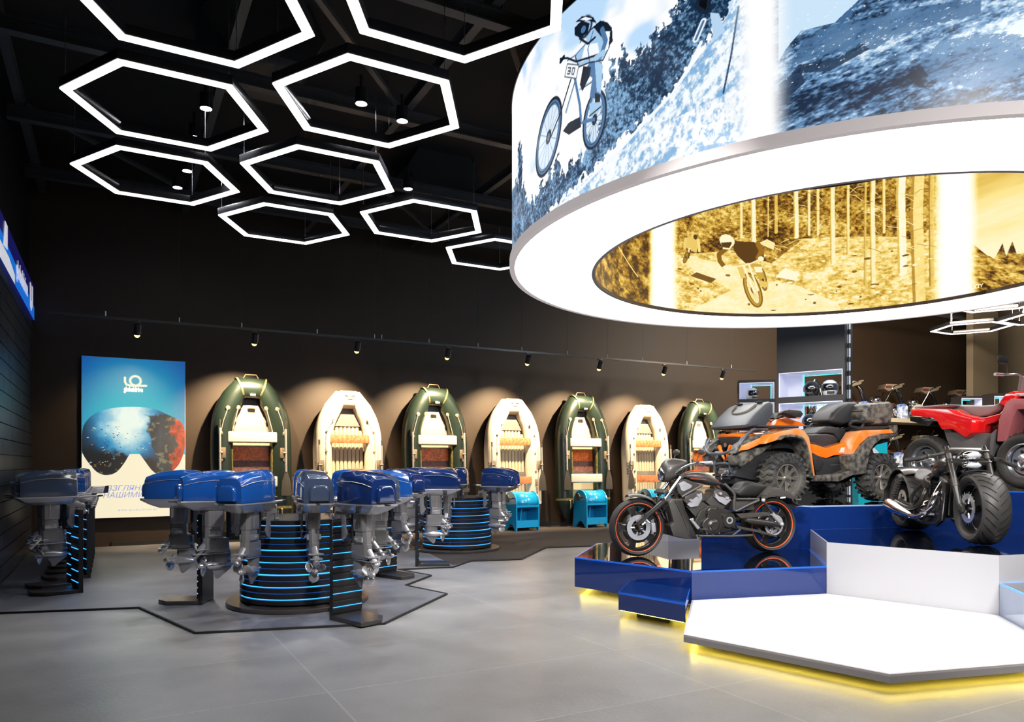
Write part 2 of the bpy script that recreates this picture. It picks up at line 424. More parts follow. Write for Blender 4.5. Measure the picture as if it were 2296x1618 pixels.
for k in range(8):
    x = .38+1.89*k
    place(ts, TF, (x, TY, TZ), 0, 'warm track spotlight, %s from the left, %s' % (ordn[k], over[k]), 'warm track spotlights')
    L = bpy.data.lights.new('warm', 'SPOT'); L.energy = 1500 if k else 130; L.spot_size = math.radians(84); L.spot_blend = .85; L.shadow_soft_size = .035; L.color = (1, .72, .42)
    lo = bpy.data.objects.new('track_lamp', L); COL.objects.link(lo); lo.location = (x+.05, TY-.05, TZ-.27)
    lo.rotation_euler = (Vector((x-.2, 15.0, 2.0))-lo.location).to_track_quat('-Z', 'Y').to_euler()
# ------------------------------------------------------------ drawing prints into colour attributes
def vnoise(S, Z, fx, fz, seed, octv=4, gain=.55):
    """value noise over surface coordinates in metres"""
    rg = np.random.RandomState(seed); out = np.zeros_like(S); amp = 1.; tot = 0.
    tab = rg.rand(256, 256)
    for o in range(octv):
        x = S*fx*2**o+o*17.3; y = Z*fz*2**o+o*9.1
        xi = np.floor(x).astype(int); yi = np.floor(y).astype(int); tx = x-xi; ty = y-yi
        tx = tx*tx*(3-2*tx); ty = ty*ty*(3-2*ty)
        a = tab[xi & 255, yi & 255]; b = tab[(xi+1) & 255, yi & 255]; c = tab[xi & 255, (yi+1) & 255]; d = tab[(xi+1) & 255, (yi+1) & 255]
        out += amp*((a*(1-tx)+b*tx)*(1-ty)+(c*(1-tx)+d*tx)*ty); tot += amp; amp *= gain
    return out/tot
def ss(a, b, x):
    t = np.clip((x-a)/(b-a), 0, 1); return t*t*(3-2*t)
class Canvas:
    def __init__(s, sx, zz):
        s.S, s.Z = np.meshgrid(sx, zz); s.C = np.zeros(s.S.shape+(3,)); s.C[:] = .5
    def put(s, mask, col):
        mask = np.clip(mask, 0, 1)[..., None]; col = np.asarray(col, float)
        s.C = s.C*(1-mask)+col*mask
    def inside(s, pts):
        P = np.asarray(pts, float); m = np.zeros(s.S.shape, bool); n = len(P)
        bb = (s.S >= P[:, 0].min()) & (s.S <= P[:, 0].max()) & (s.Z >= P[:, 1].min()) & (s.Z <= P[:, 1].max())
        if not bb.any(): return m
        X, Y = s.S[bb], s.Z[bb]; r = np.zeros(X.shape, bool)
        for i in range(n):
            x1, y1 = P[i]; x2, y2 = P[(i+1) % n]
            if y1 == y2: continue
            c = ((y1 > Y) != (y2 > Y)) & (X < (x2-x1)*(Y-y1)/(y2-y1)+x1); r ^= c
        m[bb] = r; return m
    def poly(s, pts, col, a=1.): s.put(s.inside(pts)*a, col)
    def dist(s, pts, closed=False):
        D = np.full(s.S.shape, 9.); P = [np.array(p, float) for p in pts]
        if closed: P.append(P[0])
        for a, b in zip(P[:-1], P[1:]):
            d = b-a; L2 = max(d@d, 1e-9); t = np.clip(((s.S-a[0])*d[0]+(s.Z-a[1])*d[1])/L2, 0, 1)
            D = np.minimum(D, np.hypot(s.S-a[0]-t*d[0], s.Z-a[1]-t*d[1]))
        return D
    def line(s, pts, w, col, closed=False, a=1.):
        D = s.dist(pts, closed); s.put(a*(1-ss(w/2-.003, w/2+.003, D)), col)
    def ell(s, c, r, rot, col, ring=None, a=1.):
        x = s.S-c[0]; y = s.Z-c[1]; co, si = math.cos(rot), math.sin(rot)
        u = (x*co+y*si)/r[0]; v = (-x*si+y*co)/r[1]; d = np.hypot(u, v)
        if ring: k = 1-ss(ring-.012, ring+.012, np.abs(d-1)*min(r))
        else: k = (d < 1)*1.
        s.put(k*a, col)
def lin(c):
    c = np.clip(c, 0, 1); return np.where(c < .04045, c/12.92, ((c+.055)/1.055)**2.4)
def grid_obj(name, P, C, material, parent=None):
    """P (rows, cols, 3) points, C (rows, cols, 3) display colours"""
    r, c = P.shape[:2]; me = bpy.data.meshes.new(name)
    idx = np.arange(r*c).reshape(r, c)
    q = np.stack([idx[:-1, :-1], idx[:-1, 1:], idx[1:, 1:], idx[1:, :-1]], -1).reshape(-1, 4)
    me.vertices.add(r*c); me.vertices.foreach_set('co', P.reshape(-1).astype(np.float32))
    n = len(q); me.loops.add(n*4); me.loops.foreach_set('vertex_index', q.reshape(-1).astype(np.int32))
    me.polygons.add(n); me.polygons.foreach_set('loop_start', np.arange(0, n*4, 4, dtype=np.int32)); me.polygons.foreach_set('loop_total', np.full(n, 4, np.int32))
    me.polygons.foreach_set('use_smooth', np.ones(n, bool))
    me.update(calc_edges=True)
    at = me.color_attributes.new('paint', 'FLOAT_COLOR', 'POINT')
    A = np.ones((r*c, 4), np.float32); A[:, :3] = lin(C.reshape(-1, 3)); at.data.foreach_set('color', A.reshape(-1))
    me.materials.append(material)
    o = bpy.data.objects.new(name, me); COL.objects.link(o)
    if parent: o.parent = parent
    return o

def text(s, size, material, parent, loc, rot, name='lettering', ext=.002, off=0., shear=0., align='LEFT', sx=1., space=1.):
    cu = bpy.data.curves.new(name, 'FONT'); cu.body = s; cu.size = size; cu.extrude = ext; cu.offset = off; cu.shear = shear; cu.align_x = align
    cu.space_character = space; cu.resolution_u = 3
    o = bpy.data.objects.new(name, cu); COL.objects.link(o)
    me = bpy.data.meshes.new_from_object(o.evaluated_get(bpy.context.evaluated_depsgraph_get()))
    bpy.data.objects.remove(o); bpy.data.curves.remove(cu)
    me.materials.clear(); me.materials.append(material)
    o = bpy.data.objects.new(name, me); COL.objects.link(o)
    o.parent = parent; o.location = loc; o.rotation_euler = rot; o.scale = (sx, 1, 1); return o

# ------------------------------------------------------------ goggles poster: a flat light box on the boat wall
PX0, PX1, PZ0, PZ1, PY = -.46, 1.21, .53, 3.40, Y1-.09
def pst(u, v):
    """position on the poster from the drawing's own 1000 x 1618 layout"""
    px, py = 180+u/4.044, 780+v/4.044
    r = (px-XC)/F; dx, dy = r*CA+SA, -r*SA+CA; t_ = PY/dy
    return (t_*dx-PX0, CAMH+(YH-py)/F*t_-PZ0)
pw, ph = PX1-PX0, PZ1-PZ0
cv = Canvas(np.linspace(0, pw, 380), np.linspace(0, ph, 640))
S, Z = cv.S, cv.Z
top = np.array([.02, .28, .62]); mid = np.array([.16, .74, .80])
g = np.clip(np.hypot((S-pw*.5)/1.45, (Z-1.2)/2.2), 0, 1.2)[..., None]
cv.C = mid*(1-ss(.35, 1.1, g))+top*ss(.35, 1.1, g)
zc = pst(500, 962)[1]
cv.put((Z < zc)*1., np.array([1.0, .955, .82]))
gog = [pst(*p) for p in [(14, 830), (30, 705), (110, 610), (250, 552), (450, 533), (650, 548), (780, 598), (900, 660), (945, 740), (950, 880), (905, 1035), (820, 1125), (720, 1150), (650, 1108), (590, 1030), (530, 950), (495, 933), (450, 960), (400, 1040), (330, 1122), (240, 1152), (150, 1122), (60, 1020), (14, 930)]]
gog = [(p.x, p.y) for p in cr([(a, b, 0) for a, b in gog], 5, True)]
gm = cv.inside(gog)
cx, cz = pst(430, 640); d = np.hypot((S-cx)*1.2, (Z-cz)*.9)
n1 = vnoise(S, Z, 2.2, 2.2, 1, 5); n2 = vnoise(S, Z, 14, 14, 2, 4); n3 = vnoise(S, Z, 9, 3, 5, 4)
t_ = np.clip(ss(.18, .78, d+(n1-.5)*.75), 0, 1)[..., None]
w = np.array([.95, 1, .95])*(1-t_)+np.array([.05, .50, .74])*t_
w = w*(1-ss(.5, 1., d)[..., None]*.75)
ax, az = pst(300, 900); reef = ss(.0, .12, (az-.03-Z)+(n1-.5)*.5+(ax-S)*.25)
w = w*(1-reef[..., None])+(np.array([.03, .07, .10])+ss(.60, .72, n2)[..., None]*np.array([.35, .30, .22]))*reef[..., None]
bx, bz = pst(640, 760); coral = ss(0, .06, (S-bx)+(n1-.5)*.75+(Z-bz)*.25)*ss(-.02, .03, pst(0, 600)[1]-Z+(n1-.5)*.3)
w = w*(1-coral[..., None])+(np.array([.14, .17, .20])*(.5+n3[..., None])*1.3+ss(.58, .7, n2)[..., None]*np.array([.30, .25, .10]))*coral[..., None]
rx = pst(840, 700)[0]; red = ss(0, .05, S-rx-.02+(n3-.5)*.35+(n1-.5)*.5+(bz-Z)*.12)*coral
w = w*(1-red[..., None])+(np.array([.82, .22, .08])*(.45+.9*n2[..., None])+ss(.6, .7, n3)[..., None]*np.array([.1, .4, .45]))*red[..., None]
cv.put(gm*1., w)
rg = random.Random(4)
for k in range(90):
    u, v = rg.uniform(60, 640), rg.uniform(700, 1080)
    p = pst(u, v); c = rg.choice([(.02, .08, .12), (.8, .9, .85), (.85, .55, .3), (.02, .1, .2)])
    if cv.S.max() > p[0]: 
        k_ = gm*(np.hypot((S-p[0])/.012, (Z-p[1])/.006) < 1); cv.put(k_*1., c)
cream = (1, .97, .86)
cv.line([pst(405, 268), pst(405, 305), pst(418, 330), pst(450, 340), pst(482, 342)], .038, cream)
cv.ell(pst(500, 298), (.085, .085), 0, cream, ring=.021)
cv.line([pst(500, 342), pst(597, 342)], .04, cream)
t = thing('goggles_poster', 'tall illuminated blue and cream poster of diving goggles on the back wall', 'poster', (PX0, PY, PZ0))
Pg = np.stack([S, np.full_like(S, -.012), Z], -1)
pm = painted('poster_print', .92, .4)
grid_obj('printed_face', Pg, cv.C, pm, t)
m = MB(); m.box((pw/2, .035, ph/2), (pw+.012, .09, ph+.012)); m.build('light_box', mat('poster_box', (.5, .48, .42), .4), t, smooth=0)
lb = mat('poster_letters', (.2, .25, .55), .5, emit=(.13, .19, .5), es=.9)
lc = mat('cream_letters', (1, .97, .86), .5, emit=(1, .93, .75), es=.95)
RX = (PI/2, 0, 0)
a = pst(395, 392); text('globaldrive', .125, lc, t, (a[0], -.016, a[1]), RX, off=.004, sx=pw*.222/.66)
a = pst(232, 1294); text('ВЗГЛЯНИ НА МИР', .135, lb, t, (a[0], -.016, a[1]), RX, shear=.25, sx=1.02)
a = pst(200, 1357); text('НАШИМИ ГЛАЗАМИ', .135, lb, t, (a[0], -.016, a[1]), RX, shear=.25, sx=1.02)
a = pst(340, 1477); text('WWW.GLOBALDRIVE.RU', .04, lb, t, (a[0], -.016, a[1]), RX, space=1.55)

# ------------------------------------------------------------ blue sign band high on the left wall
t = thing('wall_sign', 'blue and white shop sign band high on the left wall above the dark boards', 'sign', (X0+.07, 8.6, 3.96))
navy, blue, wh = mat('sign_navy', (.01, .01, .12), .3, emit=(.01, .01, .14), es=.5), mat('sign_blue', (.01, .17, .7), .3, emit=(.01, .17, .72), es=.7), mat('sign_white', (.8, .8, .85), .4, emit=(.8, .82, .9), es=.55)
Ls = 6.5; H_ = .58
m = MB(); m.box((-.01, Ls/2, H_/2), (.04, Ls, H_)); m.build('sign_board', navy, t, smooth=0)
m = MB(); m.prism([(.0, .0), (Ls, .0), (Ls, .22), (0, .40)], 'x', .010, .014); m.build('blue_field', blue, t, smooth=0)
m = MB(); m.prism([(1.9, 0), (3.55, 0), (3.55, .12), (2.9, .2), (1.9, .2)], 'x', .014, .018); m.build('emblem', wh, t, smooth=0); m = MB(); m.prism([(2.35, .22), (2.75, .26), (2.75, .56), (2.5, .56)], 'x', .014, .018); m.build('emblem', wh, t, smooth=0)
m = MB(); m.prism([(5.75, .10), (5.95, .06), (6.2, .2), (6.2, .5), (6.05, .5), (6.05, .25), (5.9, .2), (5.9, .5), (5.75, .5)], 'x', .014, .018)
m.build('emblem', wh, t, smooth=0)
text('globaldrive', .34, wh, t, (.019, 3.75, .17), (PI/2, 0, PI/2), off=.006, sx=1.05)

# ------------------------------------------------------------ the round light drum
DC = (3.80, 8.60); RO, RI = 3.80, 2.84; DZ0, DZ1 = CAMH+2.28, CAMH+4.13
def hit(px, R, far):
    r = (px-XC)/F; A = 1+r*r; B = -2*(DC[0]*r+DC[1]); C_ = DC[0]**2+DC[1]**2-R*R
    D = max(B*B-4*A*C_, 0); Y = (-B+(1 if far else -1)*math.sqrt(D))/(2*A); return r*Y, Y
def on_outer(px, py):
    X, Y = hit(px, RO, False); th = math.degrees(math.atan2(Y-DC[1], X-DC[0])) % 360
    return (math.radians(th)*RO, (YH-py)/F*Y+CAMH)
def on_inner(px, py):
    X, Y = hit(px, RI, True); th = math.degrees(math.atan2(Y-DC[1], X-DC[0]))
    return (math.radians(th)*RI, (YH-py)/F*Y+CAMH)
# --- outer print: mountain rider in front of a wooded slope, then a rocky hillside
th = np.concatenate([np.linspace(172, 276, 1180), np.linspace(276.6, 532, 170)])
zz = np.linspace(DZ0+.06, DZ1, 330)
cv = Canvas(np.radians(th)*RO, zz); S, Z = cv.S, cv.Z
TH = np.degrees(S/RO)
n1 = vnoise(S, Z, .9, 1.2, 11, 5); n2 = vnoise(S, Z, 30, 22, 12, 3, .8); n3 = vnoise(S*.8+Z*.6, Z*.8-S*.6, 3, 12, 13, 5, .7)
sky = np.array([.74, .87, .99]); cloud = ss(.44, .56, n1)[..., None]
cv.C = sky*(1-cloud)+np.array([1., 1, 1])*cloud
O = on_outer
def trees(pts, seed, lo=(.07, .17, .28), hi=(.55, .72, .87), cut=.5):
    S0, Z0 = cv.S, cv.Z; cv.S = S+(vnoise(S, Z, 22, 22, 61, 3)-.5)*.13; cv.Z = Z+(vnoise(S, Z, 22, 22, 62, 3)-.5)*.16; mk = cv.inside([O(*p) for p in pts]); cv.S, cv.Z = S0, Z0; nn = vnoise(S, Z, 40, 40, seed, 3, .85); n_b = vnoise(S, Z, 6, 6, seed+1, 3)
    v = ss(.36, .68, nn*.6+n_b*.4)[..., None]; cv.put(mk*1., np.array(lo)*(1-v)+np.array(hi)*v)
edge = [(1147, 560), (1147, 430)]
rg = random.Random(8)
for x, y in ((1158, 400), (1166, 315), (1174, 410), (1192, 440), (1215, 400), (1235, 372), (1250, 345), (1262, 380), (1280, 350), (1300, 335), (1322, 300), (1345, 290), (1352, 215), (1362, 180), (1372, 120), (1383, 160), (1398, 85), (1415, 130), (1432, 100), (1448, 92), (1468, 60), (1490, 45), (1512, 10), (1530, -30), (1640, -60)):
    edge += [(x-5, y+22), (x, y), (x+5, y+22)]
edge += [(1625, 40), (1560, 120), (1508, 208), (1420, 290), (1330, 375), (1235, 470), (1190, 540)]
trees(edge, 21)
mk = cv.inside([O(*p) for p in [(1190, 560), (1215, 500), (1335, 385), (1425, 300), (1508, 214), (1565, 130), (1640, 20), (1660, -60), (1760, -60), (1760, 330), (1400, 430)]])
v = ss(.38, .58, n3*.55+n2*.45)[..., None]; cv.put(mk*1., np.array([.52, .70, .86])*(1-v)+np.array([.97, .99, 1])*v)
mk = cv.inside([O(*p) for p in [(1440, 330), (1520, 262), (1640, 205), (1760, 190), (1760, 300), (1560, 330)]])
v = ss(.30, .5, n2)[..., None]; cv.put(mk*.85, np.array([.62, .78, .92])*(1-v)+np.array([1., 1, 1])*v)
cv.line([O(1212, 505), O(1300, 425), (O(1395, 330)), O(1508, 210), O(1545, 150), O(1572, 95)], .028, (.96, .98, 1))
cv.line([O(1622, 208), O(1640, 120), O(1656, 15)], .014, (.16, .27, .40))
cv.poly([O(1562, -2), O(1596, -2), O(1592, 28), O(1580, 34), O(1556, 18)], (.08, .14, .22)); cv.poly([O(1568, 0), O(1586, 0), O(1583, 22), O(1568, 14)], (.02, .03, .05))
cv.poly([O(1592, 28), O(1612, 30), O(1626, 70), O(1600, 90)], (.72, .84, .95)); cv.line([O(1560, 88), O(1577, 48)], .05, (.93, .97, 1)); cv.line([O(1560, 88), O(1577, 48)], .02, (.3, .45, .6))
# the rider and the bicycle
dk, md, lt, wt = (.05, .10, .17), (.30, .47, .65), (.64, .79, .92), (.96, .98, 1)
def wheel(c, r, rot, M_=None, tyre=.05, cols=None):
    M_ = M_ or O; cols = cols or (dk, md, lt); co, si = math.cos(rot), math.sin(rot)
    def rim(k, n=30): return [M_(c[0]+k*r[0]*math.cos(a)*co-k*r[1]*math.sin(a)*si, c[1]+k*r[0]*math.cos(a)*si+k*r[1]*math.sin(a)*co) for a in np.linspace(0, 2*PI, n, endpoint=False)]
    cv.poly(rim(.93), cols[2], .35); R0 = rim(1.); cv.line(R0, tyre, cols[0], True); cv.line(rim(.97), tyre*.35, cols[1], True); cv.line(rim(.88), tyre*.2, cols[1], True)
    q = rim(.88, 14)
    for p in q: cv.line([M_(*c), p], .005, cols[1])
    cv.line(rim(.16, 10), tyre*.5, cols[0], True)
wheel((1333, 268), (21, 62), .16); wheel((1230, 307), (21, 86), .2, tyre=.06)
cv.line([O(1280, 178), O(1258, 250), O(1236, 305)], .018, dk); cv.line([O(1290, 180), O(1270, 252)], .022, lt); cv.line([O(1290, 180), O(1268, 252)], .008, dk)
cv.line([O(1287, 165), O(1300, 235), O(1303, 275), O(1330, 268)], .03, md); cv.line([O(1292, 170), O(1307, 240), O(1305, 272)], .012, wt); cv.line([O(1300, 200), O(1335, 178), O(1326, 262)], .022, lt); cv.line([O(1303, 200), O(1330, 182)], .008, dk)
cv.poly([O(1328, 130), O(1350, 140), O(1352, 175), O(1336, 222), O(1322, 218), O(1328, 175), O(1310, 160)], md); cv.poly([O(1333, 132), O(1352, 145), O(1347, 210), O(1338, 205)], lt)
cv.poly([O(1308, 148), O(1325, 150), O(1322, 172), O(1306, 205), O(1300, 190)], dk); cv.poly([O(1334, 208), O(1346, 212), O(1345, 232), O(1334, 235)], dk)
cv.poly([O(1322, 232), O(1348, 228), O(1344, 248), O(1322, 262)], lt); cv.line([O(1322, 260), O(1346, 240)], .012, dk)
cv.poly([O(1275, 275), O(1300, 262), O(1303, 285), O(1275, 302), O(1262, 294)], dk)
tor = [O(1306, 82), O(1330, 62), O(1352, 48), O(1370, 62), O(1366, 105), O(1352, 135), O(1322, 140), O(1298, 150), O(1290, 128)]; cv.poly(tor, lt); cv.line(tor, .012, dk, True); cv.poly([O(1312, 100), O(1340, 96), O(1345, 125), O(1318, 132), O(1302, 140)], wt); cv.line([O(1330, 70), O(1318, 110), O(1322, 138)], .012, md)
cv.poly([O(1330, 60), O(1346, 46), O(1362, 50), O(1372, 62), O(1374, 92), O(1362, 108), O(1350, 85)], dk); cv.poly([O(1354, 70), O(1368, 70), O(1364, 110), O(1352, 118)], wt)
cv.line([O(1350, 66), O(1358, 92), O(1350, 118), O(1345, 128)], .05, md); cv.line([O(1310, 95), O(1288, 118), O(1268, 130)], .06, wt); cv.line([O(1312, 100), O(1290, 124), O(1272, 136)], .012, md)
cv.line([O(1256, 132), O(1272, 130), O(1292, 138), O(1318, 130), O(1342, 122)], .018, dk); cv.line([O(1257, 138), O(1264, 128)], .04, dk); cv.line([O(1336, 130), O(1352, 118)], .05, lt)
cv.ell(O(1312, 60), (.088, .082), -.3, lt); cv.ell(O(1312, 60), (.088, .082), -.3, dk, ring=.01); cv.poly([O(1288, 62), O(1305, 46), O(1322, 52), O(1318, 74), O(1300, 86), O(1288, 78)], dk); cv.ell(O(1308, 66), (.035, .03), -.4, md)
cv.poly([O(1290, 50), O(1305, 36), O(1330, 38), O(1338, 52), O(1318, 46)], dk); cv.poly([O(1300, 44), O(1312, 38), O(1328, 42), O(1316, 46)], wt); cv.line([O(1300, 86), O(1318, 98), O(1334, 84)], .02, dk)
pl = [O(1272, 143), O(1298, 146), O(1292, 176), O(1266, 172)]; cv.poly(pl, wt); cv.line(pl, .008, dk, True)
for q in ([(1274, 152), (1280, 152), (1278, 158), (1274, 159), (1279, 160), (1277, 166), (1272, 165)],): cv.line([O(*p) for p in q], .010, dk)
cv.line([O(1284, 152), O(1289, 153), O(1286, 167), O(1282, 166)], .010, dk, True)
# rocky hillside
m_ = (TH > 238)*1.
n4 = vnoise(S*.97+Z*.25, Z*.97-S*.25, 1.1, 4.5, 31, 5, .6); n5 = vnoise(S*.97+Z*.25, Z*.97-S*.25, 18, 46, 32, 3, .85); n6 = vnoise(S, Z, .8, 1.6, 33, 3)
v = np.clip(.50+(n4-.5)*2.2+(n5-.5)*1.35+(n6-.5)*.8, 0, 1)[..., None]
rock = np.where(v < .5, np.array([.10, .17, .27])*(1-v*2)+np.array([.44, .61, .78])*v*2, np.array([.44, .61, .78])*(2-v*2)+np.array([.93, .98, 1])*(v*2-1))
cv.put(m_, rock)
cv.poly([O(1745, -60), O(1905, -60), O(1925, 0), O(1870, 52), O(1795, 70), O(1762, 110), O(1745, 140)], (.80, .90, .98)); cv.poly([O(1925, 0), O(1905, 45), O(1872, 52)], (.27, .42, .60))
for q, c in (([(1770, 150), (1800, 90), (1870, 55), (1960, 40), (2060, 15), (2200, 0), (2200, 30), (2010, 80), (1960, 110), (1860, 120)], (.28, .43, .59)), ([(1950, 110), (1930, 95), (1880, 130), (1790, 145), (1775, 165), (1860, 160)], (.12, .19, .28)), ([(2030, 170), (2050, 155), (2080, 200), (2060, 195)], (.08, .12, .2)), ([(2060, 140), (2110, 90), (2230, 75), (2330, 80), (2330, 150), (2200, 200), (2090, 180)], (.36, .53, .70)), ([(1745, 190), (1795, 150), (1805, 185), (1755, 230)], (.12, .19, .29))):
    mk = cv.inside([O(*p) for p in q])*(.55+.5*ss(.3, .6, n5)); cv.put(mk*.8, c)
rgn = np.random.RandomState(5)
sp = vnoise(S*.97+Z*.25, Z*.97-S*.25, 30, 95, 35, 3, .8)*.7+n4*.3; cv.put(m_*ss(.66, .72, sp)*.9, (1, 1, 1))
for c0 in (238.3, 296, 354, 412, 470, 528): cv.put(1-ss(.9, 3.6, np.abs(TH-c0)), (1, 1, 1)); 
P3 = np.zeros(S.shape+(3,)); A_ = np.radians(TH)-YAW; cw = W(*DC)
P3[..., 0] = cw.x+RO*np.cos(A_); P3[..., 1] = cw.y+RO*np.sin(A_); P3[..., 2] = Z
drum = thing('light_drum', 'huge round illuminated drum hanging over the stage, printed with bikers on a blue mountain photograph', 'chandelier', cw)
P3[..., 0] -= cw.x; P3[..., 1] -= cw.y
grid_obj('outer_print', P3, cv.C, painted('drum_print', 1.0, .35), drum)
# --- inner print: golden forest trail with two riders
th = np.concatenate([np.linspace(8, 178, 1250), np.linspace(178.6, 368, 120)])
zz = np.linspace(DZ0+.02, DZ1+.06, 330)
cv = Canvas(np.radians(th)*RI, zz); S, Z = cv.S, cv.Z; TH = np.degrees(S/RI); I = on_inner
def g3(v): v = float(v); return (v, v, v)
n1 = vnoise(S, Z, 3, 4, 41, 5, .6); n2 = vnoise(S, Z, 22, 30, 42, 4, .75); n3 = vnoise(S, Z, 6, 20, 43, 4, .7)
base = np.clip(.27+(n1-.5)*.9+(n2-.5)*.9, 0, 1)[..., None]*np.ones(3); cv.C = base
gr = np.clip(.62+(n3-.5)*.9+(n2-.5)*.6, 0, 1)
mk = cv.inside([I(*p) for p in [(1465, 720), (1500, 565), (1560, 568), (1640, 560), (1730, 590), (1800, 535), (1900, 530), (2010, 530), (2160, 560), (2160, 760), (1465, 760)]])
cv.put(mk*1., gr[..., None]*np.ones(3))
mk = cv.inside([I(*p) for p in [(1540, 720), (1560, 690), (1640, 650), (1520, 580), (1545, 572), (1640, 595), (1700, 625), (1790, 640), (1880, 680), (1900, 740), (1540, 740)]])
cv.put(mk*1., (.78+.28*(n3-.3))[..., None]*np.ones(3))
# trunks
for x, y0, y1, w_, g_ in ((1662, 430, 530, .035, .72), (1690, 430, 540, .055, .85), (1740, 400, 520, .04, .5), (1786, 420, 530, .05, .84), (1814, 430, 525, .03, .75), (1834, 430, 525, .03, .72), (1868, 410, 590, .05, .78), (1902, 410, 570, .03, .7), (1958, 400, 640, .05, .78), (1982, 390, 520, .03, .7), (2024, 380, 610, .085, .92), (2062, 380, 690, .12, .62), (2090, 380, 640, .05, .5), (1455, 520, 600, .05, .12), (1940, 430, 640, .025, .5), (1722, 440, 530, .015, .6)):
    a, b = I(x+3, y0-120), I(x, y1); w_ *= 1.35; cv.line([a, ((a[0]+b[0])/2+w_*.3, (a[1]+b[1])/2), b], w_, g3(min(1, g_*1.08))); cv.line([(a[0]+w_*.42, a[1]), ((a[0]+b[0])/2+w_*.72, (a[1]+b[1])/2), (b[0]+w_*.42, b[1])], w_*.25, g3(g_*.55))
rg = random.Random(12)
for k in range(70):
    x, y = rg.uniform(1640, 2100), rg.uniform(405, 560); l = rg.uniform(10, 45); s_ = rg.choice((-1, 1))
    cv.line([I(x, y), I(x+s_*l*.5, y+3), I(x+s_*l, y+rg.uniform(5, 18))], .007, g3(rg.choice((.9, .75, .25))))
for k in range(60):
    x, y = rg.uniform(1500, 2100), rg.uniform(560, 700); cv.ell(I(x, y), (rg.uniform(.01, .05), rg.uniform(.006, .02)), 0, g3(rg.choice((.2, .9, .95, .15))))
cv.poly([I(1738, 620), I(1760, 600), I(1790, 612), I(1788, 630)], g3(.97)); cv.poly([I(1548, 618), I(1562, 610), I(1606, 625), I(1594, 634)], g3(.14)); cv.poly([I(1700, 545), I(1720, 536), I(1738, 545), I(1735, 560)], g3(.8))
cv.C *= (.92+.36*n2+.25*(n1-.5))[..., None]
# left part and right part
m_ = (TH > math.degrees(I(1470, 600)[0]/RI))*1.; v = np.clip(.22+(vnoise(S, Z, 8, 12, 51, 5, .7)-.5)*1.5, 0, 1); cv.put(m_, v[..., None]*np.ones(3)); cv.line([I(1380, 540), I(1400, 575), I(1430, 620)], .02, g3(.75))
m_ = (TH < math.degrees(I(2150, 600)[0]/RI))*1.; sky = np.clip(.95-.5*ss(DZ0+.7, DZ1, Z)+(vnoise(S, Z, .8, 5, 53, 4)-.5)*.5, 0, 1); cv.put(m_, sky[..., None]*np.ones(3))
hill = cv.inside([I(*p) for p in [(2150, 575), (2180, 545), (2210, 570), (2230, 580), (2248, 545), (2256, 575), (2270, 540), (2280, 570), (2330, 560), (2400, 520), (2400, 760), (2150, 760)]])
v = np.clip(.18+(vnoise(S+Z*.5, Z-S*.5, 7, 20, 55, 4, .7)-.42)*1.6, 0, 1); cv.put(hill*1., v[..., None]*np.ones(3))
# riders
dk, md, lt, wt = g3(.08), g3(.33), g3(.72), g3(1)
wheel((1711, 626), (6, 24), -.2, I, .03, (g3(.12), g3(.35), g3(.8))); wheel((1688, 650), (14, 37), -.35, I, .06, (g3(.2), g3(.4), g3(.9)))
cv.line([I(1668, 598), I(1692, 655)], .035, wt); cv.line([I(1680, 596), I(1700, 650)], .03, wt); cv.line([I(1690, 600), I(1715, 635)], .02, dk)
cv.poly([I(1645, 540), I(1690, 542), I(1712, 556), I(1712, 580), I(1690, 588), I(1672, 590), I(1655, 575), I(1645, 560)], dk)
cv.line([I(1640, 548), I(1612, 570), I(1614, 585), I(1624, 598)], .075, g3(.2)); cv.line([I(1700, 548), I(1708, 562), I(1700, 578)], .08, g3(.25))
cv.poly([I(1680, 590), I(1706, 592), I(1714, 622), I(1704, 628), I(1690, 604)], g3(.45)); cv.poly([I(1690, 598), I(1708, 598), I(1710, 610), I(1694, 610)], wt); cv.poly([I(1700, 628), I(1722, 632), I(1722, 644), I(1704, 642)], g3(.6))
cv.poly([I(1650, 590), I(1664, 592), I(1672, 622), I(1662, 625)], g3(.6)); cv.line([I(1618, 600), I(1650, 598), I(1680, 592), I(1710, 578)], .018, wt); cv.ell(I(1628, 600), (.05, .035), .2, wt); cv.ell(I(1706, 580), (.045, .04), .2, wt)
cv.ell(I(1630, 540), (.125, .10), .25, wt); cv.poly([I(1616, 544), I(1640, 542), I(1642, 552), I(1630, 557), I(1620, 552)], dk); cv.line([I(1622, 556), I(1636, 558), I(1644, 544)], .025, wt)
cv.poly([I(1540, 532), I(1560, 530), I(1566, 545), I(1562, 566), I(1550, 562), I(1540, 556), I(1534, 548)], g3(.6)); cv.ell(I(1559, 531), (.036, .04), 0, dk); cv.line([I(1537, 536), I(1535, 555)], .05, g3(.65)); cv.line([I(1566, 538), I(1568, 562)], .05, g3(.72))
cv.line([I(1546, 558), I(1538, 582)], .03, wt); wheel((1538, 577), (3.2, 12), .35, I, .03, (g3(.1), g3(.3), g3(.6))); cv.line([I(1548, 560), I(1544, 578)], .02, dk)
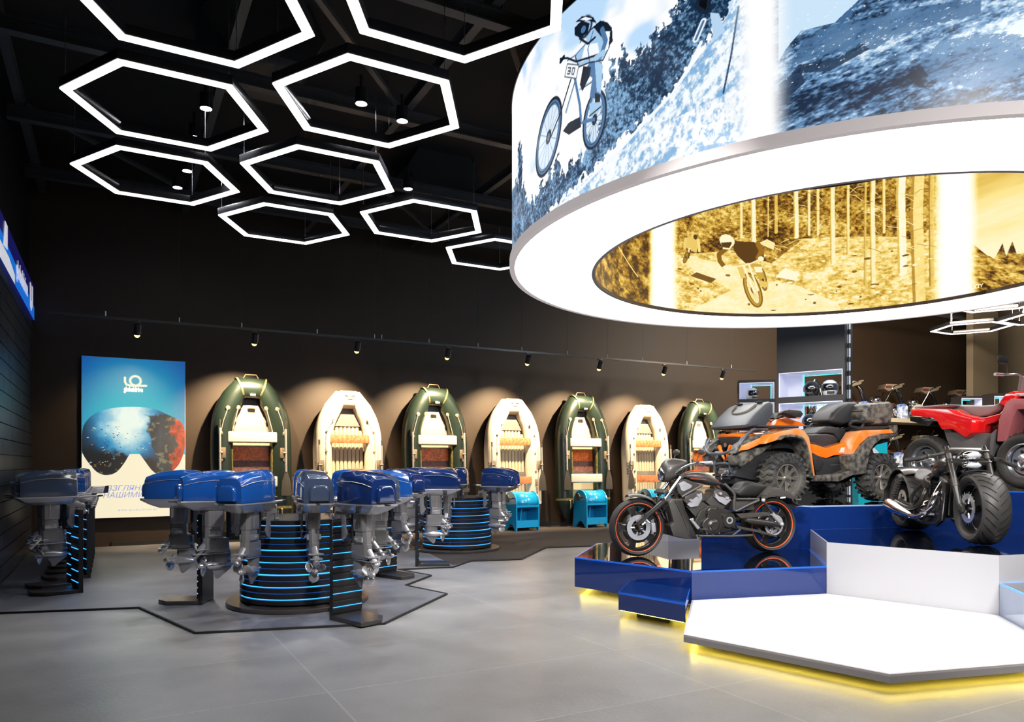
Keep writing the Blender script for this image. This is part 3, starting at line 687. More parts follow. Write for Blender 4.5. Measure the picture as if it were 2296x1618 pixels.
# mirrored lettering at the seam
L5 = {'Y': [[(0, 7), (2, 4), (4, 7)], [(2, 4), (2, 0)]], 'O': [[(0, 0), (4, 0), (4, 7), (0, 7), (0, 0)]], 'U': [[(0, 7), (0, 0), (4, 0), (4, 7)]], 'R': [[(0, 0), (0, 7), (4, 7), (4, 4), (0, 4), (4, 0)]], 'B': [[(0, 0), (0, 7), (3, 7), (4, 5), (3, 4), (0, 4), (3, 4), (4, 2), (3, 0), (0, 0)]], 'I': [[(2, 0), (2, 7)]]}
x0, z0 = I(2204, 652); x0 -= .0
for k, ch in enumerate('YOURBI'):
    for st in L5[ch]: cv.line([(x0+(k*5.4+p[0])*.0105, DZ0+.09+p[1]*.0062) for p in st], .012, g3(1.))
tA = [math.degrees(I(p, 600)[0]/RI) for p in (1467, 1505, 2114, 2171)]
c0A, c0B = (tA[0]+tA[1])/2, (tA[2]+tA[3])/2
for c0 in (c0A, c0B, c0A+73, 2*c0B-c0A, 363):
    wd = abs(tA[0]-tA[1])/2 if c0 == c0A else abs(tA[2]-tA[3])/2
    cv.put(1-ss(wd*.8, wd*1.9, np.abs(TH-c0)), g3(1.6))
v = cv.C[..., 0]
stops = np.array([0, .25, .5, .75, 1, 1.35, 1.6]); R_ = np.interp(v, stops, [.24, .62, .88, 1, 1, 1, 1]); G_ = np.interp(v, stops, [.14, .44, .72, .90, .97, 1, 1]); B_ = np.interp(v, stops, [.06, .13, .30, .56, .80, .95, 1])
A_ = np.radians(TH)-YAW
P3 = np.zeros(S.shape+(3,)); P3[..., 0] = RI*np.cos(A_); P3[..., 1] = RI*np.sin(A_); P3[..., 2] = Z
grid_obj('inner_print', P3, np.stack([R_, G_, B_], -1), painted('drum_inner_print', 1.0, .35), drum)
def annulus(R0, R1, z0, z1, n=120):
    m = MB(); rr = []
    for k in range(n):
        a = 2*PI*k/n; c, s_ = math.cos(a), math.sin(a); rr.append([Vector((R1*c, R1*s_, z0)), Vector((R0*c, R0*s_, z0)), Vector((R0*c, R0*s_, z1)), Vector((R1*c, R1*s_, z1))])
    m.loft(rr, closed=True); return m
annulus(RI+.02, RO-.03, DZ0, DZ0+.03).build('ring_light', M['whiteglow'], drum)
lip = mat('drum_lip', (.18, .17, .17), 1., spec=0., emit=(.52, .47, .47), es=.75)  # the rim is no lamp; its emission stands in for even light
annulus(RO-.03, RO+.03, DZ0-.012, DZ0+.075).build('outer_rim', lip, drum)
annulus(RI-.02, RI+.02, DZ0-.012, DZ0+.03).build('inner_rim', mat('drum_inner_lip', (.30, .29, .33), .4), drum)
annulus(RI+.03, RO+.01, DZ1-.01, DZ1+.03).build('top_plate', M['black'], drum)
for a in range(4):
    m = MB(); aa = a*PI/2+.4; x, y = 3.3*math.cos(aa), 3.3*math.sin(aa); m.cyl((x, y, DZ1), (x, y, HC-.02), .006, n=6); m.build('suspension_wire', M['steel'], drum)
# ------------------------------------------------------------ the hexagonal stage
HR = 1.56
def hexpts(c, rot=14.0, R=HR, inset=0.):
    return [W(c[0]+(R-inset)*math.cos(math.radians(rot+60*k)), c[1]+(R-inset)*math.sin(math.radians(rot+60*k))) for k in range(6)]
gloss_top = mat('stage_black_glass', (.006, .009, .022), .015, coat=1, spec=.8)
blue_side = mat('stage_blue_acrylic', (.006, .026, .15), .05, ior=1.6, emit=(.0, .02, .20), es=.06)
blue_edge = mat('stage_blue_edge', (.01, .10, .55), .2, emit=(.01, .10, .5), es=.35)
white_side = mat('stage_white', (.50, .495, .52), .22, coat=.3)
def block(name, pts, z0, z1, side, top, edge, label, led=True, t=.016):
    th_ = thing(name, label, 'platform', (0, 0, 0), group=None)
    c = sum(pts, Vector())/len(pts); th_.location = (c.x, c.y, 0)
    q = [(p.x-c.x, p.y-c.y) for p in pts]
    m = MB(); m.prism(q, 'z', z0, z1-t); m.build('body', side, th_, smooth=0)
    m = MB(); m.prism([(x*1.0, y*1.0) for x, y in q], 'z', z1-t, z1); m.build('edge_band', edge, th_, smooth=0)
    m = MB(); m.prism([(x*.987, y*.987) for x, y in q], 'z', z1-.004, z1+.001); m.build('top_panel', top, th_, smooth=0)
    if led:
        m = MB(); m.prism([(x*.5, y*.5) for x, y in q], 'z', .0005, z0); m.build('plinth', M['blackmatte'], th_, smooth=0)
        m = MB(); k = len(q)
        for i in range(k):
            a, b = Vector((*q[i], 0))*.945, Vector((*q[(i+1) % k], 0))*.945
            m.loft([[a+Vector((0, 0, z0-.006)), a*1.012+Vector((0, 0, z0-.006)), a*1.012+Vector((0, 0, z0-.001)), a+Vector((0, 0, z0-.001))], [b+Vector((0, 0, z0-.006)), b*1.012+Vector((0, 0, z0-.006)), b*1.012+Vector((0, 0, z0-.001)), b+Vector((0, 0, z0-.001))]])
        m.build('light_strip', M['yellowled'], th_, smooth=0)
    return th_
CW0 = (2.89, 6.32); st = 2.702
def off(c, d): return (c[0]+st*math.cos(math.radians(d)), c[1]+st*math.sin(math.radians(d)))
C_bike = off(CW0, 104); C_tall = off(CW0, 44); C_right = off(CW0, -16); C_atv = off(C_bike, 44); C_red = off(C_atv, -16)
C_far = off(C_tall, -16)
white_top = mat('stage_white_top', (.9, .9, .9), .35)
block('hexagonal_platform', hexpts(CW0), .07, .13, mat('stage_grey_side', (.42, .4, .42), .4), white_top, mat('stage_bevel', (.62, .6, .62), .4), 'low white hexagonal stage platform glowing yellow underneath, closest to the viewer')
block('hexagonal_platform', hexpts(C_bike, inset=.002), .08, .42, blue_side, gloss_top, blue_edge, 'blue hexagonal platform with a mirror black top carrying the black motorcycle with orange wheel stripes')
block('hexagonal_platform', hexpts(C_tall, inset=.002), .13, .67, white_side, gloss_top, white_side, 'white-sided hexagonal platform with a black glass top under the wide-tyred custom motorcycle', led=False)
block('hexagonal_platform', hexpts(C_right, inset=.002), .08, .42, mat('stage_pale_acrylic', (.20, .27, .42), .08, coat=1), gloss_top, mat('edge_pale_blue', (.1, .35, .8), .2, emit=(.08, .3, .8), es=.5), 'pale blue see-through looking platform at the right edge, in front of the custom motorcycle')
block('hexagonal_platform', hexpts(C_atv, inset=.002), .10, .97, blue_side, gloss_top, mat('edge_bright', (.35, .5, .85), .2), 'tall blue hexagonal platform under the muddy orange quad bike', led=False)
block('hexagonal_platform', hexpts(C_red, inset=.002), .10, 1.17, blue_side, gloss_top, blue_edge, 'tallest blue hexagonal platform carrying the red quad bike', led=False)
block('hexagonal_platform', hexpts(C_far, inset=.002), .10, .42, blue_side, gloss_top, blue_edge, 'low blue platform at the right edge beside the custom motorcycle block', led=False)
# the little step in front
block('stage_step', [W(1.785, 7.425), W(1.55, 6.62), W(1.035, 7.20), W(1.265, 7.935)][::-1], .08, .25, blue_side, mat('step_top', (.008, .03, .14), .08, coat=1), blue_edge, 'small blue step block at the front left corner of the stage')
# white block behind the bike platform
d104 = (math.cos(math.radians(104)), math.sin(math.radians(104))); va = (C_bike[0]+HR*math.cos(math.radians(74)), C_bike[1]+HR*math.sin(math.radians(74))); vb = (C_bike[0]+HR*math.cos(math.radians(134)), C_bike[1]+HR*math.sin(math.radians(134)))
vm = (va[0]*.68+vb[0]*.32, va[1]*.68+vb[1]*.32)
e_ = .012
block('stage_step', [W(va[0]+d104[0]*e_-.02, va[1]+d104[1]*e_), W(vm[0]+d104[0]*e_, vm[1]+d104[1]*e_), W(vm[0]+d104[0]*.8, vm[1]+d104[1]*.8), W(va[0]+d104[0]*.8-.02, va[1]+d104[1]*.8)][::-1], .02, .68, white_side, white_top, white_side, 'plain white block standing behind the black motorcycle platform', led=False)
# ------------------------------------------------------------ outboard motors on their display stands
cowl_m = mat('cowl_blue', (.010, .085, .36), .13, coat=1)
cowl_dark = mat('cowl_navy', (.008, .028, .13), .12, coat=1)
cowl_sheen = mat('cowl_blue_sheen', (.055, .075, .13), .16, coat=1)  # blue cowl copy with the grey reflection put into its colour
motor_grey = mat('motor_grey', (.30, .285, .285), .3, .5)
motor_light = mat('motor_silver', (.62, .61, .62), .24, .7)
motor_dark = mat('motor_dark', (.05, .05, .055), .35, .4)
def make_outboard(cm):
    t = thing('outboard_motor', '', 'outboard motor')
    def sec(x, w, zt, zb=1.13, sh=.86):
        h = zt-zb
        pts = [(w, zb), (w*1.0, zb+h*.28), (w*.965, zb+h*.62), (w*.90, zb+h*.84), (w*.62, zt), (0, zt+.006), (-w*.62, zt), (-w*.90, zb+h*.84), (-w*.965, zb+h*.62), (-w*1.0, zb+h*.28), (-w, zb)]
        return [Vector((x, y, z)) for y, z in pts]
    m = MB(); m.loft([sec(-.035, .105, 1.37), sec(-.02, .125, 1.405), sec(.05, .140, 1.425), sec(.20, .150, 1.43), sec(.34, .152, 1.415), sec(.46, .148, 1.388), sec(.535, .142, 1.358)])
    cowl = m.build('cowl', cm, t, bevel=.006, seg=2, smooth=24)
    # arched cap on the back face and the moulded side line
    arch = [(-.095, 1.15), (.095, 1.15), (.095, 1.235), (.082, 1.275), (.052, 1.297), (-.052, 1.297), (-.082, 1.275), (-.095, 1.235)]
    m = MB(); m.loft([[Vector((.50, y, z)) for y, z in arch], [Vector((.568, y, z)) for y, z in arch], [Vector((.582, y*.86, 1.15+(z-1.15)*.9)) for y, z in arch]])
    m.build('rear_cap', cm, cowl, bevel=.006, seg=2, smooth=28)
    for s_ in (-1, 1):
        m = MB(); m.tube([(-.02, s_*.130, 1.318), (.1, s_*.1445, 1.330), (.25, s_*.1505, 1.332), (.40, s_*.1495, 1.316), (.53, s_*.140, 1.285)], .0035, 6)
        m.build('trim_line', motor_light, cowl)
    def base(x0, x1, w, z, r=.03):
        return [Vector(p+(z,)) for p in ((x0, -w+r), (x0+r, -w), (x1-r, -w), (x1, -w+r), (x1, w-r), (x1-r, w), (x0+r, w), (x0, w-r))]
    m = MB(); m.loft([base(.02, .42, .07, 1.03), base(-.02, .50, .115, 1.065), base(-.05, .575, .142, 1.108), base(-.055, .585, .147, 1.112), base(-.055, .585, .147, 1.128)])
    m.build('lower_tray', motor_light, t, bevel=.004, seg=2, smooth=30)
    m = MB(); m.box((.60, -.02, 1.122), (.08, .028, .014)); m.box((.35, -.15, 1.075), (.06, .02, .06)); m.cyl((.35, -.158, 1.075), (.35, -.168, 1.075), .017, n=12); m.build('latch', motor_dark, t, bevel=.003)
    # leg: stacked casting sections that widen towards the anti-ventilation plate
    def bx(x0, x1, w, z): return [Vector((x, y, z)) for x, y in ((x0, -w*.6), (x0+.02, -w), (x1-.03, -w), (x1, -w*.5), (x1, w*.5), (x1-.03, w), (x0+.02, w), (x0, w*.6))]
    m = MB(); m.loft([bx(.125, .315, .062, 1.06), bx(.13, .315, .060, .87), bx(.135, .31, .058, .862)])
    m.loft([bx(.145, .31, .052, .862), bx(.14, .31, .05, .76), bx(.13, .315, .048, .745)])
    m.loft([bx(.085, .325, .050, .745), bx(.075, .325, .046, .64), bx(.07, .325, .042, .60)])
    leg = m.build('leg', motor_grey, t, bevel=.005, seg=2, smooth=30)
    m = MB()
    for s_ in (-1, 1):
        m.box((.235, s_*.064, .965), (.008, .006, .17)); m.box((.225, s_*.058, .79), (.12, .016, .05)); m.cyl((.20, s_*.066, .79), (.20, s_*.078, .79), .012, n=10)
        m.build('side_plate', motor_light, leg, bevel=.002); m = MB()
    m = MB(); m.prism([(.08, -.03), (.30, -.05), (.40, -.075), (.41, 0), (.40, .075), (.30, .05), (.08, .03)], 'z', .628, .638); m.prism([(.07, -.03), (.31, -.048), (.43, -.06), (.44, 0), (.43, .06), (.31, .048), (.07, .03)], 'z', .585, .596)
    m.build('anti_ventilation_plate', motor_light, leg, bevel=.002)
    m = MB(); m.cyl((.30, 0, .68), (.425, 0, .545), .036, .031, 16); m.build('exhaust_outlet', motor_light, leg, smooth=40)
    m = MB(); m.loft([[Vector((x, y, .60)) for x, y in ((.06, 0), (.10, -.03), (.20, -.026), (.25, 0), (.20, .026), (.10, .03))], [Vector((x, y, .45)) for x, y in ((.055, 0), (.10, -.024), (.2, -.02), (.25, 0), (.2, .02), (.10, .024))]])
    m.prism([(.052, .45), (.245, .45), (.205, .33), (.18, .325), (.055, .43)], 'y', -.006, .006)
    gear = m.build('gearcase', motor_grey, t, bevel=.003, smooth=40)
    m = MB(); m.lathe([(.002, .02), (.020, .06), (.040, .13), (.047, .19), (.044, .25), (.036, .285)], 'x', (0, 0, .465), 18); m.build('torpedo', motor_light, gear)
    m = MB(); m.lathe([(.030, .28), (.032, .30), (.030, .355), (.018, .385), (.003, .395)], 'x', (0, 0, .465), 16)
    prop = m.build('propeller', motor_light, t)
    for k in range(3):
        a0 = k*2*PI/3+.35; rings = []
        for rr, wd, tw in ((.024, .020, 1.0), (.045, .045, .85), (.075, .058, .65), (.098, .045, .52), (.112, .015, .45)):
            row = []
            for q in (-1, -.5, 0, .5, 1):
                da = q*wd/rr*math.cos(tw*.5)*.9; a = a0+da; x = .325+q*wd*math.sin(tw)*.9
                row.append(Vector((x, rr*math.cos(a), .465+rr*math.sin(a))))
            rings.append(row)
        m = MB(); m.strip(rings); o = m.build('blade', motor_light, prop, smooth=60)
        md = o.modifiers.new('t', 'SOLIDIFY'); md.thickness = .005; dg = bpy.context.evaluated_depsgraph_get(); ne = bpy.data.meshes.new_from_object(o.evaluated_get(dg)); o.modifiers.clear(); o.data = ne
    # transom clamp with screws
    for s_ in (-1, 1):
        m = MB(); m.prism([(.09, 1.045), (-.10, 1.045), (-.118, 1.025), (-.118, .915), (-.095, .915), (-.09, 1.0), (-.012, 1.0), (-.012, .80), (.005, .755), (.04, .765), (.075, .84), (.05, .89), (.045, 1.0)], 'y', s_*.075-.008, s_*.075+.008)
        m.build('clamp_bracket', motor_grey, t, bevel=.003)
        m = MB(); m.cyl((-.15, s_*.075, .945), (-.085, s_*.075, .945), .009, n=10); m.cyl((-.15, s_*.075, .915), (-.15, s_*.075, .975), .007, n=8); m.build('clamp_screw', M['steel'], t)
    m = MB(); m.cyl((.075, 0, 1.06), (.075, 0, .74), .026, n=14); m.box((.06, 0, .775), (.05, .17, .022)); m.build('swivel_bracket', motor_dark, t, bevel=.002)
    m = MB(); m.tube([(.0, .045, 1.10), (-.12, .05, 1.115), (-.25, .05, 1.12)], [.016, .014, .013], 10); til = m.build('tiller', motor_light, t)
    m = MB(); m.tube([(-.25, .05, 1.12), (-.27, .05, 1.121), (-.31, .05, 1.123)], [.011, .012, .009], 12); m.build('grip', M['rubber'], til)
    return t
def make_stand():
    t = thing('motor_stand', '', 'display stand')
    m = MB(); m.box((-.055, 0, .485), (.045, .34, .97)); 
    for k in range(14): m.box((-.028, 0, .10+k*.064), (.014, .336, .047))
    m.build('slatted_board', M['black'], t, bevel=.002, seg=1)
    for k in range(0, 13, 2):
        m = MB(); m.box((-.0245, 0, .132+k*.064), (.006, .33, .006)); m.build('light_line', M['led'], t, smooth=0)
    m = MB(); m.prism([(-.078, -.17), (.42, -.17), (.42, .06), (.30, .17), (-.078, .17)], 'z', .0125, .055); m.build('foot', mat('stand_foot', (.04, .038, .038), .25), t, bevel=.003, seg=1)
    return t
def make_drum_stand(loc, label):
    t = thing('round_motor_stand', label, 'display stand', loc)
    m = MB(); m.lathe([(.735, .013), (.74, .02), (.74, .052), (.733, .058), (.001, .058)], n=72); m.build('base_disc', mat('stand_disc', (.06, .05, .045), .3), t)
    m = MB(); m.cyl((0, 0, .058), (0, 0, .895), .545, n=64); m.build('core', M['black'], t)
    for k in range(14):
        z = .075+k*.062; R_ = .60 if k < 5 else (.585 if k < 9 else .575)
        m = MB(); ri_ = .016 if k > 11 else .04; m.lathe([(R_-ri_, z), (R_-.004, z), (R_, z+.004), (R_, z+.043), (R_-.004, z+.047), (R_-ri_, z+.047)], n=72); m.build('ring', M['black'], t)
        if k == 13: continue
        m = MB(); m.lathe([(R_-.042, z+.052), (R_-.010, z+.052), (R_-.010, z+.0562), (R_-.042, z+.0562)], n=72); m.build('glow_ring', M['led'] if k % 2 == 0 else M['ringsheen'], t)  # even rings are real LEDs, odd ones only a glowing highlight
    m = MB(); m.cyl((0, 0, .896), (0, 0, .905), .55, n=64); m.build('top_disc', M['black'], t)
    return t
C1 = (-2.31, 8.02); C2 = (-.958, 12.9)
make_drum_stand(W(*C1), 'round black display stand with blue glowing rings, nearest the viewer, motors hung around it')
make_drum_stand(W(*C2), 'round black display stand with blue glowing rings, farther back beside the boats')
ob = {'b': make_outboard(cowl_m), 'n': make_outboard(cowl_dark), 'g': make_outboard(cowl_sheen)}; OF = {k: {'n': 0} for k in ob}
def motor(kind, X, Y, deg, label, group, dz=0.): return place(ob[kind], OF[kind], W(X, Y, dz), ang(deg), label, group)
G1, G2, G3 = 'outboard motors around the near round stand', 'outboard motors around the far round stand', 'outboard motors in the row along the left wall'
G4 = 'outboard motors on single slatted stands'
for k, (d, kd, lab) in enumerate(((213, 'b', 'blue outboard motor on the near round stand seen side-on, propeller pointing left'),
  (254, 'b', 'blue outboard motor at the front left of the near round stand, arched rear cap showing'),
  (295, 'g', 'sheen-toned blue outboard motor facing the viewer straight on, centred on the near round stand'),
  (337, 'g', 'sheen-toned blue outboard motor on the right flank of the near round stand, propeller pointing right'),
  (18, 'b', 'blue outboard motor behind right on the near round stand, only its cowl visible'),
  (60, 'b', 'blue outboard motor at the back of the near round stand, facing away'),
  (100, 'b', 'blue outboard motor straight behind the near round stand'), (141, 'b', 'blue outboard motor at the back left of the near round stand'))):
    r = .645; motor(kd, C1[0]+r*math.cos(math.radians(d)), C1[1]+r*math.sin(math.radians(d)), d, lab, G1)
for k, (d, kd, lab) in enumerate(((205, 'n', 'dark navy outboard motor at the left of the far round stand, propeller toward the left'),
  (264, 'g', 'sheen-toned blue outboard motor facing the viewer on the far round stand'),
  (325, 'n', 'navy outboard motor at the right of the far round stand, beside the roll stand'),
  (90, 'n', 'small looking dark outboard motor at the back of the far round stand, facing away'),
  (30, 'n', 'dark outboard motor behind right on the far round stand'),
  (150, 'n', 'dark outboard motor behind left on the far round stand'))):
    r = .645; motor(kd, C2[0]+r*math.cos(math.radians(d)), C2[1]+r*math.sin(math.radians(d)), d, lab, G2)
msd = make_stand(); MF = {'n': 0}
def stand_motor(kd, px, py, deg, lab_m, lab_s, gm, gs):
    X, Y = ground(px, py); place(msd, MF, W(X, Y), ang(deg), lab_s, gs); motor(kd, X, Y, deg, lab_m, gm)
GS = 'single slatted motor stands with blue light lines'
stand_motor('b', 450, 1352, 183, 'blue outboard motor in front of the poster, on its own single stand', 'single black stand left of the near round stand, narrow edge facing the viewer', G4, GS)
stand_motor('n', 783, 1388, 318, 'dark blue outboard motor on the slatted stand closest to the viewer', 'slatted stand with blue lines closest to the viewer, foot toward the right', G4, GS)
stand_motor('n', 872, 1292, 322, 'navy outboard motor on the slatted stand between the two round stands', 'slatted stand with blue lines between the two round stands', G4, GS)
stand_motor('n', 943, 1268, 8, 'dark outboard motor on the thin edge-on stand left of the far round stand', 'thin edge-on black stand in front of the far round stand', G4, GS)
stand_motor('g', 778, 1293, 322, 'sheen-toned blue outboard motor standing behind the front right slatted stand, pointing right', 'slatted stand mostly hidden behind the propeller at the right of the near round stand', G4, GS)
place(msd, MF, W(-5.46, 9.10, 0), ang(222), 'slatted stand nearest the left wall, standing behind the front motor of the row', 'slatted motor stands along the left wall')
motor('b', -5.46, 9.10, 222, 'blue outboard motor closest to the left wall, peeping out behind the front one', G3)
p0 = Wg(162, 1328); dxy = Vector((0, .56, 0))
for k in range(7):
    p = p0+dxy*k+(Vector((.05, .66, 0)) if k else Vector())
    X = p.x*CA-p.y*SA; Y = p.x*SA+p.y*CA
    place(msd, MF, W(X, Y), ang(222), 'slatted stand in the row along the left wall, %s from the front' % (ordn[k]), 'slatted motor stands along the left wall')
    motor('g' if k == 0 else 'b', X, Y, 222, 'outboard motor in the row along the left wall, %s from the front%s' % (ordn[k], ', grey sheen in its colour' if k == 0 else ''), G3)
# ------------------------------------------------------------ inflatable boats leaning upright against the wall
green = mat('boat_green', (.010, .019, .0145), .34, coat=.1)
cream = mat('boat_cream', (.60, .53, .43), .38)
olive = mat('olive_strip', (.12, .10, .03), .5, var=.6, vscale=30)
brass = mat('boat_fitting', (.26, .20, .13), .4, .5)
rope_m = mat('rope', (.30, .27, .22), .7)
grey_floor = mat('boat_floor_grey', (.13, .125, .12), .55)
beige = mat('boat_floor_beige', (.40, .34, .24), .5)
orange_w = mat('orange_plank', (.50, .10, .01), .35, var=.5, vscale=25)
maroon_w = mat('maroon_plank', (.09, .036, .032), .45, var=.5, vscale=30)
tan_w = mat('tan_bench', (.42, .13, .055), .4, var=.5, vscale=22)
cushion = mat('bench_cushion', (.42, .39, .35), .45)
alu = mat('oar_tube', (.62, .6, .58), .3, .7)
blade_m = mat('oar_blade', (.045, .04, .035), .4)
def ring_fitting(m, c, r=.038):
    m.lathe([(r, 0), (r, .010), (r*.7, .016), (r*.2, .018)], 'y', c, 14)
def make_boat(kind):
    gr = kind == 'green'
    t = thing('inflatable_boat', '', 'boat')
    H = 3.14 if gr else 2.98; r = .205 if gr else .185; hw = .535 if gr else .52
    zb = .62 if gr else .58; cxn = .20 if gr else .17
    path = [(hw, zb), (hw, 1.2), (hw*1.01, 1.7), (hw, H-1.12), (hw*.955, H-.86), (hw*.83, H-.62), (hw*.62, H-.40)]
    half = cr([(x, 0, z) for x, z in path], 4)+[Vector((cxn, 0, H-r-.005))]
    full = half+[Vector((-p.x, 0, p.z)) for p in half[::-1]]
    # tube with its two cone ends
    tail = [Vector((hw*.93, .06, .20)), Vector((hw*.95, .04, .28)), Vector((hw*.99, 0, .50)), Vector((hw, 0, .60))] if gr else [Vector((hw, .03, .06)), Vector((hw, .02, .10)), Vector((hw, 0, .50)), Vector((hw, 0, .56))]
    tr = [.05, .09, r*.92, r] if gr else [r*.6, r*.75, r*.95, r*.98]
    P = tail+full+[Vector((-p.x, 0, p.z)) for p in tail[::-1]]; R_ = tr+[r]*len(full)+tr[::-1]
    m = MB()
    # the cone ends are their own colour on the pale boats
    n = 22; m.tube(P, R_, n)
    for i in range(len(m.f)):
        zc_ = sum(m.v[q][2] for q in m.f[i])/len(m.f[i])
        if zc_ < .56: m.mi[i] = 1
    tube = m.build('tube', [green, green] if gr else [cream, M['blackmatte']], t, smooth=50)
    def strap(x0, z0, nx, nz, w, mt, k=1.012, parent=tube, name='seam_strip'):
        m = MB(); d = Vector((nx, 0, nz)).normalized(); c = Vector((x0, 0, z0)); m.tube([c-d*w/2, c+d*w/2], r*k, 22, caps=False); m.build(name, mt, parent)
    if gr:
        for s_ in (-1, 1):
            x, z = s_*(cxn+.005), H-r-.008; strap(x, z, 1, -s_*.35, .034, olive, 1.06)
            strap(s_*hw, .64, 0, 1, .05, olive)
    # inner floor
    m = MB(); pl = [(-(hw-.06), .45), (hw-.06, .45), (hw-.06, 2.0), (hw*.80, H-.62), (hw*.3, H-.3), (-hw*.3, H-.3), (-hw*.80, H-.62), (-(hw-.06), 2.0)]
    m.prism(pl, 'y', .10, .14); fl = m.build('floor_sheet', grey_floor, t)
    iw = hw-r
    if gr:
        m = MB(); m.prism([(-iw-.02, .55), (iw+.02, .55), (iw+.02, 1.9), (iw*.82, 2.25), (iw*.4, 2.62), (-iw*.4, 2.62), (-iw*.82, 2.25), (-iw-.02, 1.9)], 'y', .075, .1); m.build('floor_board', beige, fl)
        for z0, z1, mt, nm in ((1.55, 1.81, orange_w, 'orange_panel'), (1.28, 1.55, maroon_w, 'maroon_panel')):
            m = MB(); m.box((0, .065, (z0+z1)/2), (2*iw+.01, .02, z1-z0)); m.build(nm, mt, fl)
        for s_ in (-1, 1):
            m = MB(); m.box((s_*(iw+.045), -.09, 1.37), (.055, .05, 1.65), rot=(0, 0, s_*.25)); m.build('seat_rail', olive, t)
        for z in (1.98, 1.13):
            m = MB(); m.box((0, -.13, z), (2*iw+.24, .12, .21)); b_ = m.build('seat', cushion, t, bevel=.03, seg=3)
    else:
        m = MB(); n_ = 8
        for k in range(n_):
            x = -iw+(k+.5)*2*iw/n_; zt = 2.32-.9*abs(x)*abs(x)*2
            m.tube([(x, .09, .5), (x, .09, .9), (x, .09, 1.6), (x, .09, zt)], iw/n_*1.05, 8)
        m.build('ribbed_floor', mat('ribbed_floor', (.42, .36, .26), .5), fl)
        m = MB(); m.prism([(-iw*.9, 2.25), (iw*.9, 2.25), (iw*.3, 2.72), (-iw*.3, 2.72)], 'y', .035, .10); m.build('bow_shade', grey_floor, fl)
        m = MB(); m.box((0, .07, 1.22), (2*iw, .06, .16)); m.build('floor_patch', grey_floor, fl)
        for z in (1.98, 1.10):
            m = MB(); m.box((0, -.12, z), (2*iw+.2, .05, .17)); m.build('seat', tan_w, t, bevel=.008)
        # pale bow section
        strap(0, H-r-.005, 1, 0, .34, mat('boat_bow_tan', (.60, .5, .36), .4), 1.005, name='bow_section')
    m = MB(); m.tube([(-.14, 0, H-.02), (-.10, 0, H+.055), (.10, 0, H+.055), (.14, 0, H-.02)], .011, 8) if gr else m.tube([(-.11, -r-.0, H-.12), (0, -r-.02, H-.13), (.11, -r, H-.12)], .008, 8)
    m.build('bow_handle', brass, t)
    m = MB(); m.box((0, -r+.0, H-2*r+.05 if gr else H-.18), (.11, .03, .05)); m.build('bow_eye', M['steel'] if gr else brass, t, bevel=.01)
    # grab lines with their round fittings
    for s_ in (-1, 1):
        yo = -(r+.006); xo = r*.22
        pts = ([(hw*.80+.02, H-.62), (hw+xo, 2.05), (hw+xo, 1.55), (hw+xo, .95)] if gr else [(hw*.78-.06, H-.62), (hw-.04, 2.12), (hw-.03, 1.72), (hw-.03, 1.30)])
        L_ = []
        for a, b in zip(pts[:-1], pts[1:]):
            L_ += [Vector((s_*a[0], yo-.012, a[1])), Vector((s_*((a[0]+b[0])/2+(.015 if gr else .006)), yo-.025, (a[1]+b[1])/2))]
        L_.append(Vector((s_*pts[-1][0], yo-.012, pts[-1][1])))
        m = MB(); m.tube(L_, .008 if gr else .005, 6); rp = m.build('grab_line', rope_m, t)
        for p in pts:
            m = MB(); m.T = Matrix.Translation((s_*p[0], yo+.004, p[1])) @ Matrix.Rotation(PI, 4, 'X'); ring_fitting(m, (0, 0, 0), .042 if gr else .024); m.build('rope_fitting', brass, rp)
        if gr:
            q = [(s_*(iw*.50+.09), H-.60), (s_*(iw+.05), H-1.12)]
            m = MB(); m.tube([(q[0][0], -.15, q[0][1]), (q[1][0], -.17, q[1][1])], .008, 6); m.build('inner_line', rope_m, t)
            for p in q:
                m = MB(); m.T = Matrix.Translation((p[0], -.14, p[1])) @ Matrix.Rotation(PI, 4, 'X'); ring_fitting(m, (0, 0, 0), .04); m.build('rope_fitting', brass, t)
        # oar in its rowlock
        xo_ = s_*(hw+(.06 if gr else .12)); ya = -r-.045
        if gr or s_ > 0 or True:
            m = MB(); m.tube([(xo_, ya, 2.14 if gr else 1.85), (xo_, ya, 1.32)], .021 if gr else .015, 10); oar = m.build('oar', alu, t)
            m = MB(); m.tube([(xo_, ya, 2.30 if gr else 1.95), (xo_, ya, 2.14 if gr else 1.85)], .017, 8); m.build('grip', blade_m, oar)
            m = MB(); m.loft([[Vector((xo_+x*k, ya+y, z)) for x, y in ((-1, 0), (0, -.012), (1, 0), (0, .012))] for z, k in ((1.36, .02), (1.27, .04), (1.14, .08), (.90, .10), (.86, .085))]); m.build('blade', blade_m, oar, smooth=40)
            m = MB(); m.box((xo_-s_*.06, -r+.0, 1.68 if gr else 1.45), (.085, .05, .20)); m.cyl((xo_-s_*.05, ya, 1.68 if gr else 1.45), (xo_+s_*.02, ya, 1.68 if gr else 1.45), .022, n=10); m.build('rowlock', brass, t, bevel=.012)
        m = MB(); m.tube([(s_*(hw-.02), -r-.0, .62 if gr else .95), (s_*(hw-.02), -r-.03, .60 if gr else .93), (s_*(hw-.02), -r-.03, .45 if gr else .82), (s_*(hw-.02), -r, .42 if gr else .80)], .014, 8); m.build('side_handle', brass, t)
        if not gr:
            m = MB(); m.box((s_*(hw-.02), -r+.0, 1.05), (.06, .02, .16)); m.build('tube_patch', brass, t, bevel=.01)
    m = MB(); m.box((0, .16, .46), (2*iw+.1, .04, .26)); m.build('transom', M['blackmatte'] if not gr else green, t, bevel=.01)
    if not gr: text('NAVY', .115, mat('boat_letters', (.10, .07, .05), .5), t, (-hw-.115, -r*.80, 1.22), (PI/2, -PI/2, 0), ext=.002)
